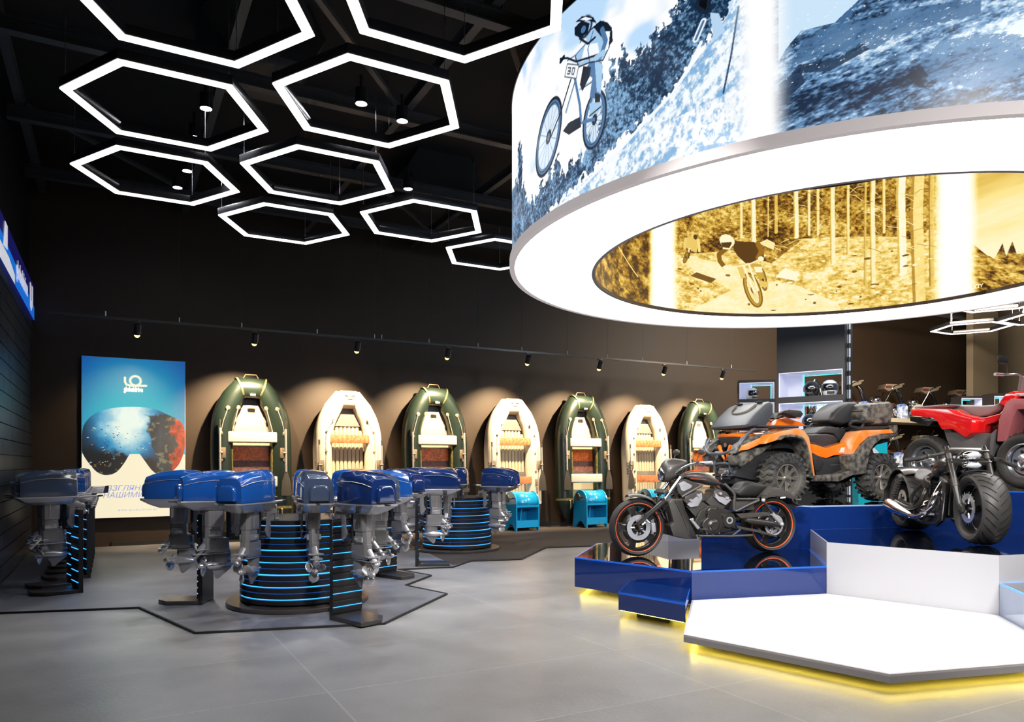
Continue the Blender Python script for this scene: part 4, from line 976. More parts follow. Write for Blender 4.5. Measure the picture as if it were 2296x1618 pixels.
    m = MB(); m.box((0, .17, .02), (1.1, .1, .04)); m.box((0, .20, .30), (.1, .04, .56)); m.build('wall_cradle', M['black'], t, smooth=0)
    return t
bg, bw = make_boat('green'), make_boat('white'); BF = {'g': {'n': 0}, 'w': {'n': 0}}
lean = math.radians(-2.6)
for k, (x, kd, lab) in enumerate(((2.36, 'g', 'green inflatable boat standing upright beside the goggles poster, largest of the boats'),
  (4.24, 'w', 'cream inflatable boat between the first and second green boats'), (6.14, 'g', 'green inflatable boat in the middle, behind the far round motor stand'),
  (8.05, 'w', 'cream inflatable boat partly behind the leftmost blue roll stand'), (9.95, 'g', 'green inflatable boat with both oars showing, behind the middle blue roll stand'),
  (11.86, 'w', 'cream inflatable boat behind the front wheel of the black motorcycle'), (13.72, 'g', 'green inflatable boat farthest right, partly hidden by the orange quad bike'))):
    r = place({'g': bg, 'w': bw}[kd], BF[kd], (x, Y1-.42, .015), 0, lab, 'inflatable boats standing along the wall')
    r.rotation_euler = (lean, 0, 0)
# ------------------------------------------------------------ sky blue roll stands
sky = mat('sky_blue_lacquer', (.01, .33, .68), .22, coat=.6)
def make_roll_stand():
    t = thing('roll_stand', '', 'stand'); Wd = .56; H = .88
    side = [(-.30, 0), (-.24, 0)]+[(-.24+.40*(k/8), .15*math.sin(PI*k/8)) for k in range(1, 8)]+[(.16, 0), (.30, 0), (.27, .25), (.25, .58)]+[(-.02+.275*math.cos(a_), .60+.275*math.sin(a_)) for a_ in np.linspace(.05, PI*.97, 13)]+[(-.295, .50)]
    for s_ in (-1, 1):
        m = MB(); m.prism([(y, z) for y, z in side], 'x', s_*Wd/2-.014, s_*Wd/2+.014); o = m.build('side_panel', sky, t, bevel=.003, seg=1, smooth=30)
    m = MB(); rr = []
    for a_ in np.linspace(-.05, PI*1.02, 22):
        rr.append([Vector((-Wd/2+.014, -.02+.26*math.cos(a_), .60+.26*math.sin(a_))), Vector((Wd/2-.014, -.02+.26*math.cos(a_), .60+.26*math.sin(a_)))])
    m.strip(rr); o = m.build('curved_top', sky, t, smooth=60)
    md = o.modifiers.new('t', 'SOLIDIFY'); md.thickness = .012; dg = bpy.context.evaluated_depsgraph_get(); ne = bpy.data.meshes.new_from_object(o.evaluated_get(dg)); o.modifiers.clear(); o.data = ne
    m = MB(); m.box((0, -.285, .55), (Wd-.028, .014, .05)); m.build('front_rail', sky, t, smooth=0); m = MB(); m.box((0, -.285, .16), (Wd-.028, .014, .16)); m.build('front_rail', sky, t, smooth=0)
    m = MB(); m.box((0, -.02, .17), (Wd-.03, .5, .014)); m.box((0, .24, .38), (Wd-.03, .014, .42)); m.build('shelf', sky, t, smooth=0)
    m = MB(); m.box((-.05, -.05, .33), (.035, .03, .5), rot=(.2, 0, 0)); m.build('brace', sky, t, smooth=0)
    m = MB(); m.box((.05, -.14, .845), (.06, .004, .012)); m.build('badge', M['white'], t, smooth=0)
    m = MB(); m.lathe([(.001, 0), (.085, 0), (.085, .03), (.001, .03)], 'x', (-Wd/2-.16, -.12, .72), 16); m.cyl((-Wd/2-.16, -.12, .72), (-Wd/2-.014, -.12, .72), .018, n=8); m.build('side_knob', blade_m, t)
    return t
rs = make_roll_stand(); RF = {'n': 0}
for x, lab in ((8.08, 'sky blue roll stand with an arched top, left one, beside the far round motor stand'), (9.93, 'sky blue roll stand with arched top before the green boat with oars'), (11.84, 'sky blue roll stand mostly hidden behind the front fork of the black motorcycle')):
    place(rs, RF, (x, 14.50, .012), 0, lab, 'sky blue roll stands before the boats')
# ------------------------------------------------------------ vehicles
class Side:
    """reads side-view measurements taken on a plane y = const of a vehicle standing at O, heading hd"""
    def __init__(s, O, hd, z0, ox, oy, k):
        s.O, s.hd, s.z0, s.ox, s.oy, s.k = O, math.radians(hd), z0, ox, oy, k
    def at(s, zx, zy, y):
        px, py = s.ox+zx/s.k, s.oy+zy/s.k; r = (px-XC)/F
        hx, hy = math.cos(s.hd), math.sin(s.hd); lx, ly = -hy, hx
        x = (r*(s.O[1]+y*ly)-s.O[0]-y*lx)/(hx-r*hy); Y = s.O[1]+x*hy+y*ly
        return (x, (YH-py)*Y/F+CAMH-s.z0)
    def poly(s, pts, y): return [s.at(a, b, y) for a, b in pts]
satin = mat('bike_satin_black', (.062, .057, .053), .36, coat=.15)
satin2 = mat('bike_dark_metal', (.075, .07, .065), .3, .6)
orange_s = mat('orange_stripe', (.85, .10, .02), .35, emit=(.8, .09, .01), es=.15)
glass = mat('lamp_glass', (.75, .78, .82), .05, .3, coat=1)
leather = mat('seat_leather', (.012, .012, .012), .55, bump=.1, bscale=60)
def tire(m, R, w, rim, n=48, sq=.5):
    h = w/2; m.lathe([(rim, -h*.72), (rim+.02, -h*.9), (rim+(R-rim)*.55, -h), (R-.03*sq*2, -h*.9), (R-.012, -h*.62), (R-.002, -h*.3), (R, 0), (R-.002, h*.3), (R-.012, h*.62), (R-.03*sq*2, h*.9), (rim+(R-rim)*.55, h), (rim+.02, h*.9), (rim, h*.72), (rim-.005, 0)], 'y', n=n, closed=True)
def wheel(parent, name, R, w, rim, x, y, z, rim_m, spokes, tire_m=None, stripe=False, disc=None, lugs=0, grooves=False, hub_m=None):
    e = bpy.data.objects.new(name, None)
    m = MB(); h = w/2
    # rim: barrel with a flat flange and open spokes
    m.lathe([(rim+.004, -h*.72), (rim-.012, -h*.74), (rim-.022, -h*.5), (rim-.022, h*.5), (rim-.012, h*.74), (rim+.004, h*.72)], 'y', n=48, closed=False)
    m.f = [f for f in m.f if len(f) == 4]; m.mi = [0]*len(m.f)
    if spokes == 'slots':
        # disc wheel with five long slots
        pass
    W_ = m.build(name, rim_m, parent, loc=(x, y, z), smooth=45)
    m = MB(); tire(m, R, w, rim)
    T = m.build('tire', tire_m or M['rubber'], W_, smooth=50)
    if stripe:
        m = MB(); m.lathe([(rim+.002, h*.83), (rim+.010, h*.86), (rim+.002, h*.80)], 'y', n=64, closed=True); m.lathe([(rim+.002, -h*.83), (rim+.010, -h*.86), (rim+.002, -h*.80)], 'y', n=64, closed=True)
        m.build('rim_stripe', orange_s, W_)
    if spokes == 'slots':
        for s_ in (1,):
            m = MB()
            N = 60; Ro, Ri_ = rim-.012, .05
            rr = [Ri_, .10, rim*.66, rim*.86, Ro]
            def ok(i, j):
                a = (i+.5)/N*5 % 1
                return not (j == 2 and .18 < a < .80)
            vs = []; fs = []
            for j, q in enumerate(rr):
                for i in range(N):
                    a = 2*PI*i/N; dish = .008*(1-abs(j-2)/2)
                    vs.append((q*math.cos(a), h*.12+dish, q*math.sin(a)))
            for j in range(4):
                for i in range(N):
                    if ok(i, j): fs.append((j*N+i, j*N+(i+1) % N, (j+1)*N+(i+1) % N, (j+1)*N+i))
            m.add(vs, fs); o = m.build('wheel_disc', rim_m, W_, smooth=60)
            md = o.modifiers.new('t', 'SOLIDIFY'); md.thickness = .03; md.offset = 0; dg = bpy.context.evaluated_depsgraph_get(); ne = bpy.data.meshes.new_from_object(o.evaluated_get(dg)); o.modifiers.clear(); o.data = ne
    elif spokes:
        m = MB()
        for i in range(spokes):
            a = 2*PI*i/spokes
            for da in ((-.09, .09) if spokes < 10 else (0,)):
                c0, c1 = a+da*2.2, a+da
                p0 = Vector((.03*math.cos(c0), h*.45, .03*math.sin(c0))); p1 = Vector((rim*.62*math.cos(c1), h*.52, rim*.62*math.sin(c1))); p2 = Vector(((rim-.012)*math.cos(c1), h*.62, (rim-.012)*math.sin(c1)))
                m.tube([p0, p1, p2], [.014, .009, .010], 6)
        m.lathe([(.001, h*.3), (.042, h*.32), (.045, h*.5), (.03, h*.62), (.001, h*.64)], 'y', n=20)
        m.lathe([(rim-.03, -h*.1), (.03, -h*.15), (.03, -h*.1), (rim-.03, -h*.05)], 'y', n=32)
        m.build('spokes', hub_m or rim_m, W_, smooth=40)
    m = MB(); m.lathe([(.001, -h*.9), (.022, -h*.9), (.034, -h*.5), (.034, h*.5), (.022, h*1.05), (.001, h*1.06)], 'y', n=18); m.build('hub', hub_m or M['chrome'], W_)
    if disc:
        for s_ in disc[1]:
            m = MB(); hd_ = disc[2] if len(disc) > 2 else max(h*.72, .062); m.lathe([(disc[0]*.62, s_*hd_), (disc[0], s_*hd_), (disc[0], s_*(hd_+.006)), (disc[0]*.62, s_*(hd_+.006))], 'y', n=40, closed=True)
            for k in range(5):
                a = 2*PI*k/5; m.cyl((disc[0]*.35*math.cos(a), s_*(hd_+.003), disc[0]*.35*math.sin(a)), (disc[0]*.72*math.cos(a), s_*(hd_+.003), disc[0]*.72*math.sin(a)), .012, n=8)
            m.build('brake_disc', mat('brake_disc', (.75, .76, .8), .25, .7), W_, smooth=40)
    if lugs:
        m = MB()
        for i in range(lugs):
            a = 2*PI*i/lugs
            for s_ in (-1, 1):
                aa = a+(PI/lugs if s_ > 0 else 0)
                m.T = Matrix.Rotation(-aa, 4, 'Y') @ Matrix.Translation((R-.004, s_*h*.34, 0))
                m.box((0, 0, 0), (.030, w*.42, .026), rot=(s_*.5, 0, 0))
                m.T = Matrix.Rotation(-aa-.04, 4, 'Y') @ Matrix.Translation((R-.022, s_*h*.90, 0))
                m.box((0, 0, 0), (.05, w*.15, .030), rot=(s_*-.3, 0, 0))
                m.T = Matrix.Rotation(-aa-.12, 4, 'Y') @ Matrix.Translation((R-.075, s_*h*.97, 0)); m.box((0, 0, 0), (.05, w*.05, .018), rot=(0, .6, 0))
        m.T = None
        o = m.build('tread', tire_m or M['rubber'], T, bevel=.004, seg=1, smooth=30)
    if grooves:
        m = MB()
        for i in range(26):
            a = 2*PI*i/26
            for s_ in (-1, 1):
                pts = []
                for q in range(6):
                    t = q/5; aa = a+t*.30+(0 if s_ < 0 else .12); hh = s_*h*(.08+.78*t); rr = R+.0015-.014*max(0, t-.55)/.45*1.0-.004*t*t-(.010 if t > .95 else 0)
                    pts.append((rr*math.cos(aa), hh, rr*math.sin(aa)))
                m.tube(pts, .0032, 4)
        m.build('tread_groove', mat('groove', (.004, .004, .004), .8), T, smooth=0)
    return W_

def sheet(m, pts, y0, y1, th=.012, crown=.0):
    """bent sheet following a side profile (list of x, z), between y0 and y1, rounded across"""
    rings = []
    P = [Vector((x, 0, z)) for x, z in pts]
    for i, p in enumerate(P):
        t = (P[min(i+1, len(P)-1)]-P[max(i-1, 0)]).normalized(); nrm = Vector((-t.z, 0, t.x))
        if nrm.z < 0 and abs(nrm.z) > .3: nrm = -nrm
        row = []
        for q in (0, .12, .3, .5, .7, .88, 1):
            y = y0+(y1-y0)*q; d = -crown*(2*q-1)**2
            row.append(p+nrm*d+Vector((0, y, 0)))
        row2 = [v_-nrm*th for v_ in row[::-1]]
        rings.append(row+row2)
    m.loft(rings)
def bodyloft(m, sections, n=16, e=2.6):
    """sections: (x, z_low, z_high, half_width) -> rounded body along x"""
    rings = []
    for x, z0, z1, w in sections:
        ring = []
        for k in range(n):
            a = 2*PI*k/n; c, s_ = math.cos(a), math.sin(a)
            ring.append(Vector((x, w*abs(c)**(2/e)*(1 if c >= 0 else -1), (z0+z1)/2+(z1-z0)/2*abs(s_)**(2/e)*(1 if s_ >= 0 else -1))))
        rings.append(ring)
    m.loft(rings)

# ---------------- black motorcycle with orange wheel stripes
def make_muscle_bike():
    fr = (1.448, 8.62); re = (3.13, 9.06); hd = math.degrees(math.atan2(fr[1]-re[1], fr[0]-re[0]))
    O = ((fr[0]+re[0])/2, (fr[1]+re[1])/2); z0 = .42
    A = Side(O, hd, z0, 1350, 1010, 5.218); wb = math.hypot(fr[0]-re[0], fr[1]-re[1])/2
    t = thing('motorcycle', 'matte black motorcycle with orange wheel stripes on the blue mirror-topped platform', 'motorcycle', W(*O, z0+.004), ang(hd))
    P = lambda a, b, y=0: A.at(a, b, y)
    V = lambda a, b, y=0: Vector((A.at(a, b, y)[0], y, A.at(a, b, y)[1]))
    wm = mat('wheel_black', (.03, .028, .026), .3, .4)
    wheel(t, 'front_wheel', .338, .13, .275, wb, 0, .338, wm, 'slots', stripe=True, disc=(.148, (1, -1)))
    wheel(t, 'rear_wheel', .338, .22, .272, -wb, 0, .338, wm, 'slots', stripe=True, disc=(.11, (1,)))
    # front fork
    ax = Vector((wb, 0, .338))
    for s_ in (1, -1):
        y = s_*.105
        top = V(890, 285); mid = V(665, 590); 
        m = MB(); m.cyl((top.x, y, top.z), (mid.x, y, mid.z), .024, n=16); fk = m.build('fork_tube', M['chrome'], t)
        m = MB(); m.tube([(mid.x+.01, y, mid.z+.04), (mid.x, y, mid.z-.01), (ax.x+.03, y, ax.z+.05), (ax.x-.0, y, ax.z-.01)], [.033, .033, .027, .024], 14); m.cyl((ax.x, y-.02*s_, ax.z), (ax.x, y+.03*s_, ax.z), .03, n=16); m.build('fork_slider', satin2, fk)
        m = MB(); m.cyl((ax.x, y+s_*.032, ax.z), (ax.x, y+s_*.045, ax.z), .016, n=12); m.box((ax.x-.075, y+s_*.006, ax.z+.105), (.022, .034, .13), rot=(0, .62, 0)); m.build('fork_end', M['chrome'], fk, bevel=.002)
        m = MB(); c = P(560, 900); m.box((c[0], s_*.085, c[1]+.005), (.05, .04, .11), rot=(0, .1, 0)); m.build('brake_caliper', M['silver'], t, bevel=.01)
    for a, b, h_ in ((890, 290, .05), (690, 480, .035)):
        c = P(a, b); m = MB(); m.box((c[0], 0, c[1]), (.07, .27, h_), rot=(0, .62, 0)); m.build('fork_clamp', satin, t, bevel=.01)
    # front fender
    m = MB(); sheet(m, [P(*q) for q in ((290, 518), (340, 503), (420, 503), (500, 520), (575, 555), (640, 615), (690, 690), (725, 770), (745, 840))], -.075, .075, .01, .03); m.build('front_fender', satin, t, smooth=50)
    # headlamp cowl
    m = MB(); rings = []
    for (a, b), rz, ry, tl in (((700, 282), .092, .080, .1), ((735, 262), .118, .100, .25), ((790, 225), .125, .108, .45), ((850, 185), .112, .10, .6), ((910, 155), .080, .085, .7), ((968, 128), .030, .062, .8)):
        c = V(a, b); ring = []
        for k in range(22):
            q = 2*PI*k/22; d = Vector((0, ry*math.cos(q), 0))+Vector((math.sin(tl)*1.0, 0, math.cos(tl)))*rz*math.sin(q)
            ring.append(c+d)
        rings.append(ring)
    m.loft(rings); hc = m.build('headlamp_cowl', satin, t, smooth=60)
    c = V(697, 284); m = MB(); m.ell((c.x+.012, 0, c.z), (.03, .07, .083)); m.build('headlamp', M['chrome'], hc)
    # bars, grips and mirrors
    m = MB(); m.tube(cr([(.36, -.12, 1.02), (.36, 0, 1.01), (.36, .12, 1.02)], 3), .014, 8); m.build('riser', satin, t)
    for s_ in (1, -1):
        m = MB(); m.tube(cr([(.42, s_*.09, .97), (.33, s_*.16, 1.04), (.26, s_*.24, 1.075), (.17, s_*.42, 1.085)], 4), .0135, 10); hb = m.build('handlebar', M['chrome'], t)
        m = MB(); m.tube([(.225, s_*.31, 1.08), (.15, s_*.46, 1.087)], [.018, .019], 12); m.build('grip', M['silver'], hb)
        m = MB(); m.tube([(.25, s_*.27, 1.08), (.24, s_*.285, 1.14), (.22, s_*.30, 1.18)], .006, 6); m.ell((.20, s_*.31, 1.215), (.022, .065, .036), rot=(0, 0, .2)); m.build('mirror', satin, hb)
        m = MB(); m.tube([(.29, s_*.25, 1.10), (.23, s_*.42, 1.075)], .006, 6); m.build('lever', satin2, hb)
    # tank
    m = MB(); tp = [(912, 300, 312, .045), (960, 262, 335, .085), (1040, 242, 362, .125), (1130, 243, 388, .145), (1220, 268, 408, .14), (1300, 318, 414, .11), (1375, 388, 412, .06)]
    bodyloft(m, [(P(a, b)[0], P(a, c)[1], P(a, b)[1], w_) for a, b, c, w_ in tp], 22, 2.3); tk = m.build('fuel_tank', satin, t, subd=1, smooth=60)
    m = MB(); m.tube([V(a, b, 0)+Vector((0, .03, .006)) for a, b in ((912, 298), (960, 262), (1040, 243), (1130, 243))], .006, 6); m.build('tank_stripe', orange_s, tk)
    m = MB()
    a0 = P(1035, 330, .14); 
    for k in range(15): m.box((a0[0]-.008-k*.016, .1435-.00025*(k-6)**2, a0[1]+.0-.0012*k), (.010, .004, .012))
    m.build('tank_lettering', mat('tank_letters', (.45, .06, .03), .5), tk, smooth=0)
    # air box with silver side panels
    m = MB(); m.prism([P(*q) for q in ((830, 345), (930, 330), (1110, 400), (880, 532), (835, 470))], 'y', -.10, .10); ab = m.build('airbox', satin, t, bevel=.012, seg=2)
    for s_ in (1, -1):
        m = MB(); m.prism([P(*q) for q in ((848, 385), (905, 357), (1003, 408), (990, 436), (905, 475), (875, 462))], 'y', s_*.098, s_*.108); m.build('side_panel', M['silver'], ab, bevel=.004)
    # radiator shroud
    m = MB(); rad = [P(*q) for q in ((705, 600), (760, 558), (868, 560), (905, 680), (950, 830), (1048, 1025), (905, 1022), (765, 985), (725, 870), (770, 830))]
    m.prism(rad, 'y', -.15, .15); m.build('radiator_shroud', satin, t, bevel=.018, seg=2)
    m = MB(); m.prism([P(*q) for q in ((772, 575), (862, 575), (902, 690), (1040, 1012), (950, 1000), (880, 800))], 'y', -.16, .16); m.build('shroud_panel', satin2, t, bevel=.012, seg=2)
    m = MB(); m.prism([P(*q) for q in ((640, 640), (720, 740), (735, 840), (690, 700))], 'y', -.1, .1); m.build('chin_spoiler', satin, t, bevel=.004)
    # frame tubes both sides
    for s_ in (1, -1):
        m = MB(); m.tube(cr([V(1110, 402, 0), V(990, 470), V(872, 540)], 3), .017, 8); m.T = None
        m.v = [(x, y+s_*.125, z) for x, y, z in m.v]; m.build('frame_tube', satin, t)
        m = MB(); m.tube(cr([V(1365, 388), V(1410, 430), V(1480, 510), V(1472, 620), V(1490, 700), V(1620, 640), V(1765, 575)], 4), .0165, 8); m.v = [(x, y+s_*.13, z) for x, y, z in m.v]; m.build('frame_tube', satin, t)
        m = MB(); m.tube([V(1500, 562), V(1765, 562)], .012, 8); m.v = [(x, y+s_*.13, z) for x, y, z in m.v]; m.build('frame_tube', satin, t)
        m = MB(); m.tube([V(1045, 985), V(1420, 988), V(1668, 975)], .014, 8); m.tube([V(1430, 985), V(1525, 912)], .012, 8); m.v = [(x, y+s_*.17, z) for x, y, z in m.v]; m.build('lower_rail', satin, t)
    # engine
    m = MB(); m.prism([P(*q) for q in ((1090, 700), (1180, 640), (1290, 640), (1440, 700), (1480, 860), (1440, 940), (1140, 970), (1010, 900), (1020, 830))], 'y', -.13, .12); eng = m.build('crankcase', satin2, t, bevel=.02, seg=2)
    m = MB(); m.prism([P(*q) for q in ((1185, 655), (1262, 665), (1300, 720), (1330, 790), (1336, 870), (1296, 948), (1215, 975), (1132, 950), (1086, 868), (1108, 812), (1150, 780), (1152, 690))], 'y', .115, .165); m.build('clutch_cover', satin2, eng, bevel=.016, seg=3)
    m = MB(); c = P(1222, 872); m.lathe([(.09, .155), (.07, .175), (.045, .182), (.043, .192), (.001, .194)], 'y', (c[0], 0, c[1]), 30); m.build('round_cover', satin2, eng)
    m = MB()
    for q in ((1150, 728), (1262, 672), (1327, 745), (1335, 870), (1285, 952), (1215, 975), (1140, 955), (1088, 870)):
        c = P(*q); m.cyl((c[0], .155, c[1]), (c[0], .172, c[1]), .008, n=8)
    o = m.build('cover_bolts', M['chrome'], eng); o['kind'] = 'stuff'
    for cyl_, head, fins, bolts in (([(940, 650), (1080, 560), (1200, 640), (1150, 760), (1070, 800)], [(905, 590), (925, 530), (1060, 465), (1120, 470), (1180, 560), (1000, 670)], [(935, 628), (1030, 550), (1105, 488), (1112, 560), (1062, 645), (978, 660)], [(978, 580), (1062, 520)]),
                                    ([(1170, 600), (1240, 520), (1400, 640), (1350, 720), (1280, 690)], [(1255, 470), (1300, 445), (1400, 480), (1458, 560), (1435, 620), (1240, 545)], [(1265, 488), (1300, 530), (1448, 572), (1382, 636), (1300, 590), (1262, 545)], [(1318, 500), (1398, 552)])):
        m = MB(); m.prism([P(*q) for q in cyl_], 'y', -.10, .095); cy = m.build('cylinder', satin, t, bevel=.012, seg=2)
        m = MB(); m.prism([P(*q) for q in head], 'y', -.115, .11); m.build('cylinder_head', satin, cy, bevel=.016, seg=2)
        m = MB(); f_ = [P(*q) for q in fins]; m.prism(f_, 'y', .105, .125); m.build('fin_cover', M['silver'], cy, bevel=.004)
        for q in bolts:
            c = P(*q); m = MB(); m.cyl((c[0], .11, c[1]), (c[0], .140, c[1]), .019, .017, n=16); m.build('head_bolt', M['silver'], cy)
    # pulley cover, swing arm, shocks
    m = MB(); c = P(1412, 808); m.lathe([(.001, .15), (.085, .15), (.095, .135), (.095, .10), (.001, .10)], 'y', (c[0], 0, c[1]), 30); pc = m.build('pulley_cover', satin2, t)
    m = MB(); m.lathe([(.042, .15), (.042, .158), (.026, .158), (.026, .15)], 'y', (c[0], 0, c[1]), 26, closed=True); m.build('cover_ring', M['silver'], pc)
    for s_ in (1, -1):
        m = MB(); m.prism([P(*q) for q in ((1480, 730), (1840, 712), (1945, 745), (1940, 790), (1840, 755), (1540, 785))], 'y', s_*.135, s_*.165)
        m.prism([P(*q) for q in ((1480, 860), (1540, 880), (1760, 920), (1960, 985), (1950, 1002), (1740, 950), (1500, 900))], 'y', s_*.14, s_*.165); m.build('swing_arm', satin, t, bevel=.006)
        m = MB(); m.tube([V(1590, 800), V(1640, 812), V(1880, 845), V(1975, 862)], [.026, .042, .036, .022], 16); m.v = [(x, y+s_*.175, z) for x, y, z in m.v]; m.build('swing_arm_tube', satin2, t)
        a, b, c_ = V(1775, 575), V(1880, 725), V(1988, 850)
        m = MB(); m.cyl((a.x, s_*.19, a.z), (c_.x, s_*.19, c_.z), .012, n=10); sh = m.build('shock_absorber', satin, t)
        m = MB(); N = 60; m.tube([Vector((a.x+(b.x-a.x)*k/N, s_*.19, a.z+(b.z-a.z)*k/N))+Vector((math.sin(k*.9)*.017, math.cos(k*.9)*.017, math.sin(k*.9)*.012)) for k in range(N+1)], .0045, 5); m.build('spring', satin2, sh)
        m = MB(); m.tube([(b.x, s_*.19, b.z), ((b.x*.4+c_.x*.6), s_*.19, b.z*.4+c_.z*.6), (c_.x, s_*.19, c_.z)], [.026, .026, .017], 14); m.ell((c_.x, s_*.20, c_.z), .026); m.build('shock_body', M['silver'], sh); m = MB(); m.ell((a.x, s_*.20, a.z), .024); m.build('shock_mount', M['silver'], sh)
    m = MB(); c = P(1990, 850); m.lathe([(.128, .115), (.128, .125), (.108, .125), (.108, .115)], 'y', (-wb, 0, .338), 40, closed=True)
    for k in range(5):
        a = k*2*PI/5; m.cyl((-wb+.03*math.cos(a), .12, .338+.03*math.sin(a)), (-wb+.11*math.cos(a), .12, .338+.11*math.sin(a)), .008, n=6)
    m.build('rear_pulley', M['silver'], t)
    # seat and rear fender
    m = MB(); sp = [(1368, 365, 400, .05), (1430, 405, 455, .085), (1500, 448, 510, .11), (1545, 462, 540, .125), (1570, 405, 548, .13), (1620, 360, 550, .135), (1700, 354, 550, .13), (1765, 372, 550, .115), (1850, 392, 470, .085), (1915, 410, 428, .04)]
    bodyloft(m, [(P(a, b)[0], P(a, c)[1], P(a, b)[1], w_) for a, b, c, w_ in sp], 20, 3); m.build('seat', leather, t, subd=1, smooth=60)
    m = MB(); sheet(m, [P(*q) for q in ((1790, 555), (1805, 490), (1850, 445), (1930, 418), (2030, 428), (2120, 465), (2180, 520), (2212, 590), (2216, 650))], -.13, .13, .012, .05)
    for s_ in (1, -1):
        m.prism([P(*q) for q in ((1790, 560), (1810, 500), (1860, 455), (1940, 440), (2040, 452), (2130, 490), (2195, 560), (2150, 562), (2060, 540), (1960, 533), (1870, 548), (1795, 595))], 'y', s_*.115, s_*.128)
    rf = m.build('rear_fender', satin, t, bevel=.004, smooth=50)
    c = P(2112, 553, .13); m = MB(); m.box((c[0], .135, c[1]), (.07, .012, .018), rot=(0, .1, 0)); m.build('side_reflector', M['white'], rf, bevel=.003)
    m = MB(); c = P(2205, 600); m.box((c[0]-.02, 0, c[1]), (.02, .2, .14)); m.cyl((c[0], .1, c[1]+.03), (c[0]-.05, .14, c[1]+.03), .014, n=10); m.build('tail_light', satin, t, bevel=.003)
    m = MB(); m.box((P(1600, 640)[0], 0, P(1600, 640)[1]), (.3, .2, .12)); m.build('rear_cover', satin, t, bevel=.02)
    # foot peg and lever, exhaust on the far side
    m = MB(); a, b = V(945, 790), V(1035, 895); m.tube([(a.x-.03, .19, a.z), (a.x, .19, a.z), (b.x, .18, b.z)], [.012, .016, .022], 10); m.build('shift_lever', M['silver'], t)
    m = MB(); a = V(1020, 910); m.cyl((a.x, .13, a.z), (a.x-.09, .27, a.z), .014, n=10); m.build('foot_peg', satin, t)
    m = MB(); m.tube(cr([(.18, -.15, .62), (.24, -.17, .40), (.1, -.19, .26), (-.3, -.2, .25), (-1.0, -.2, .36)], 5), [.03]*20+[.05], 12); m.build('exhaust_pipe', satin2, t)
    m = MB(); m.tube(cr([V(890, 500, .12), V(760, 640, .12), V(700, 720, .11), V(640, 750, .11)], 4), .006, 6); m.build('brake_hose', M['black'], t)
    return t
make_muscle_bike()

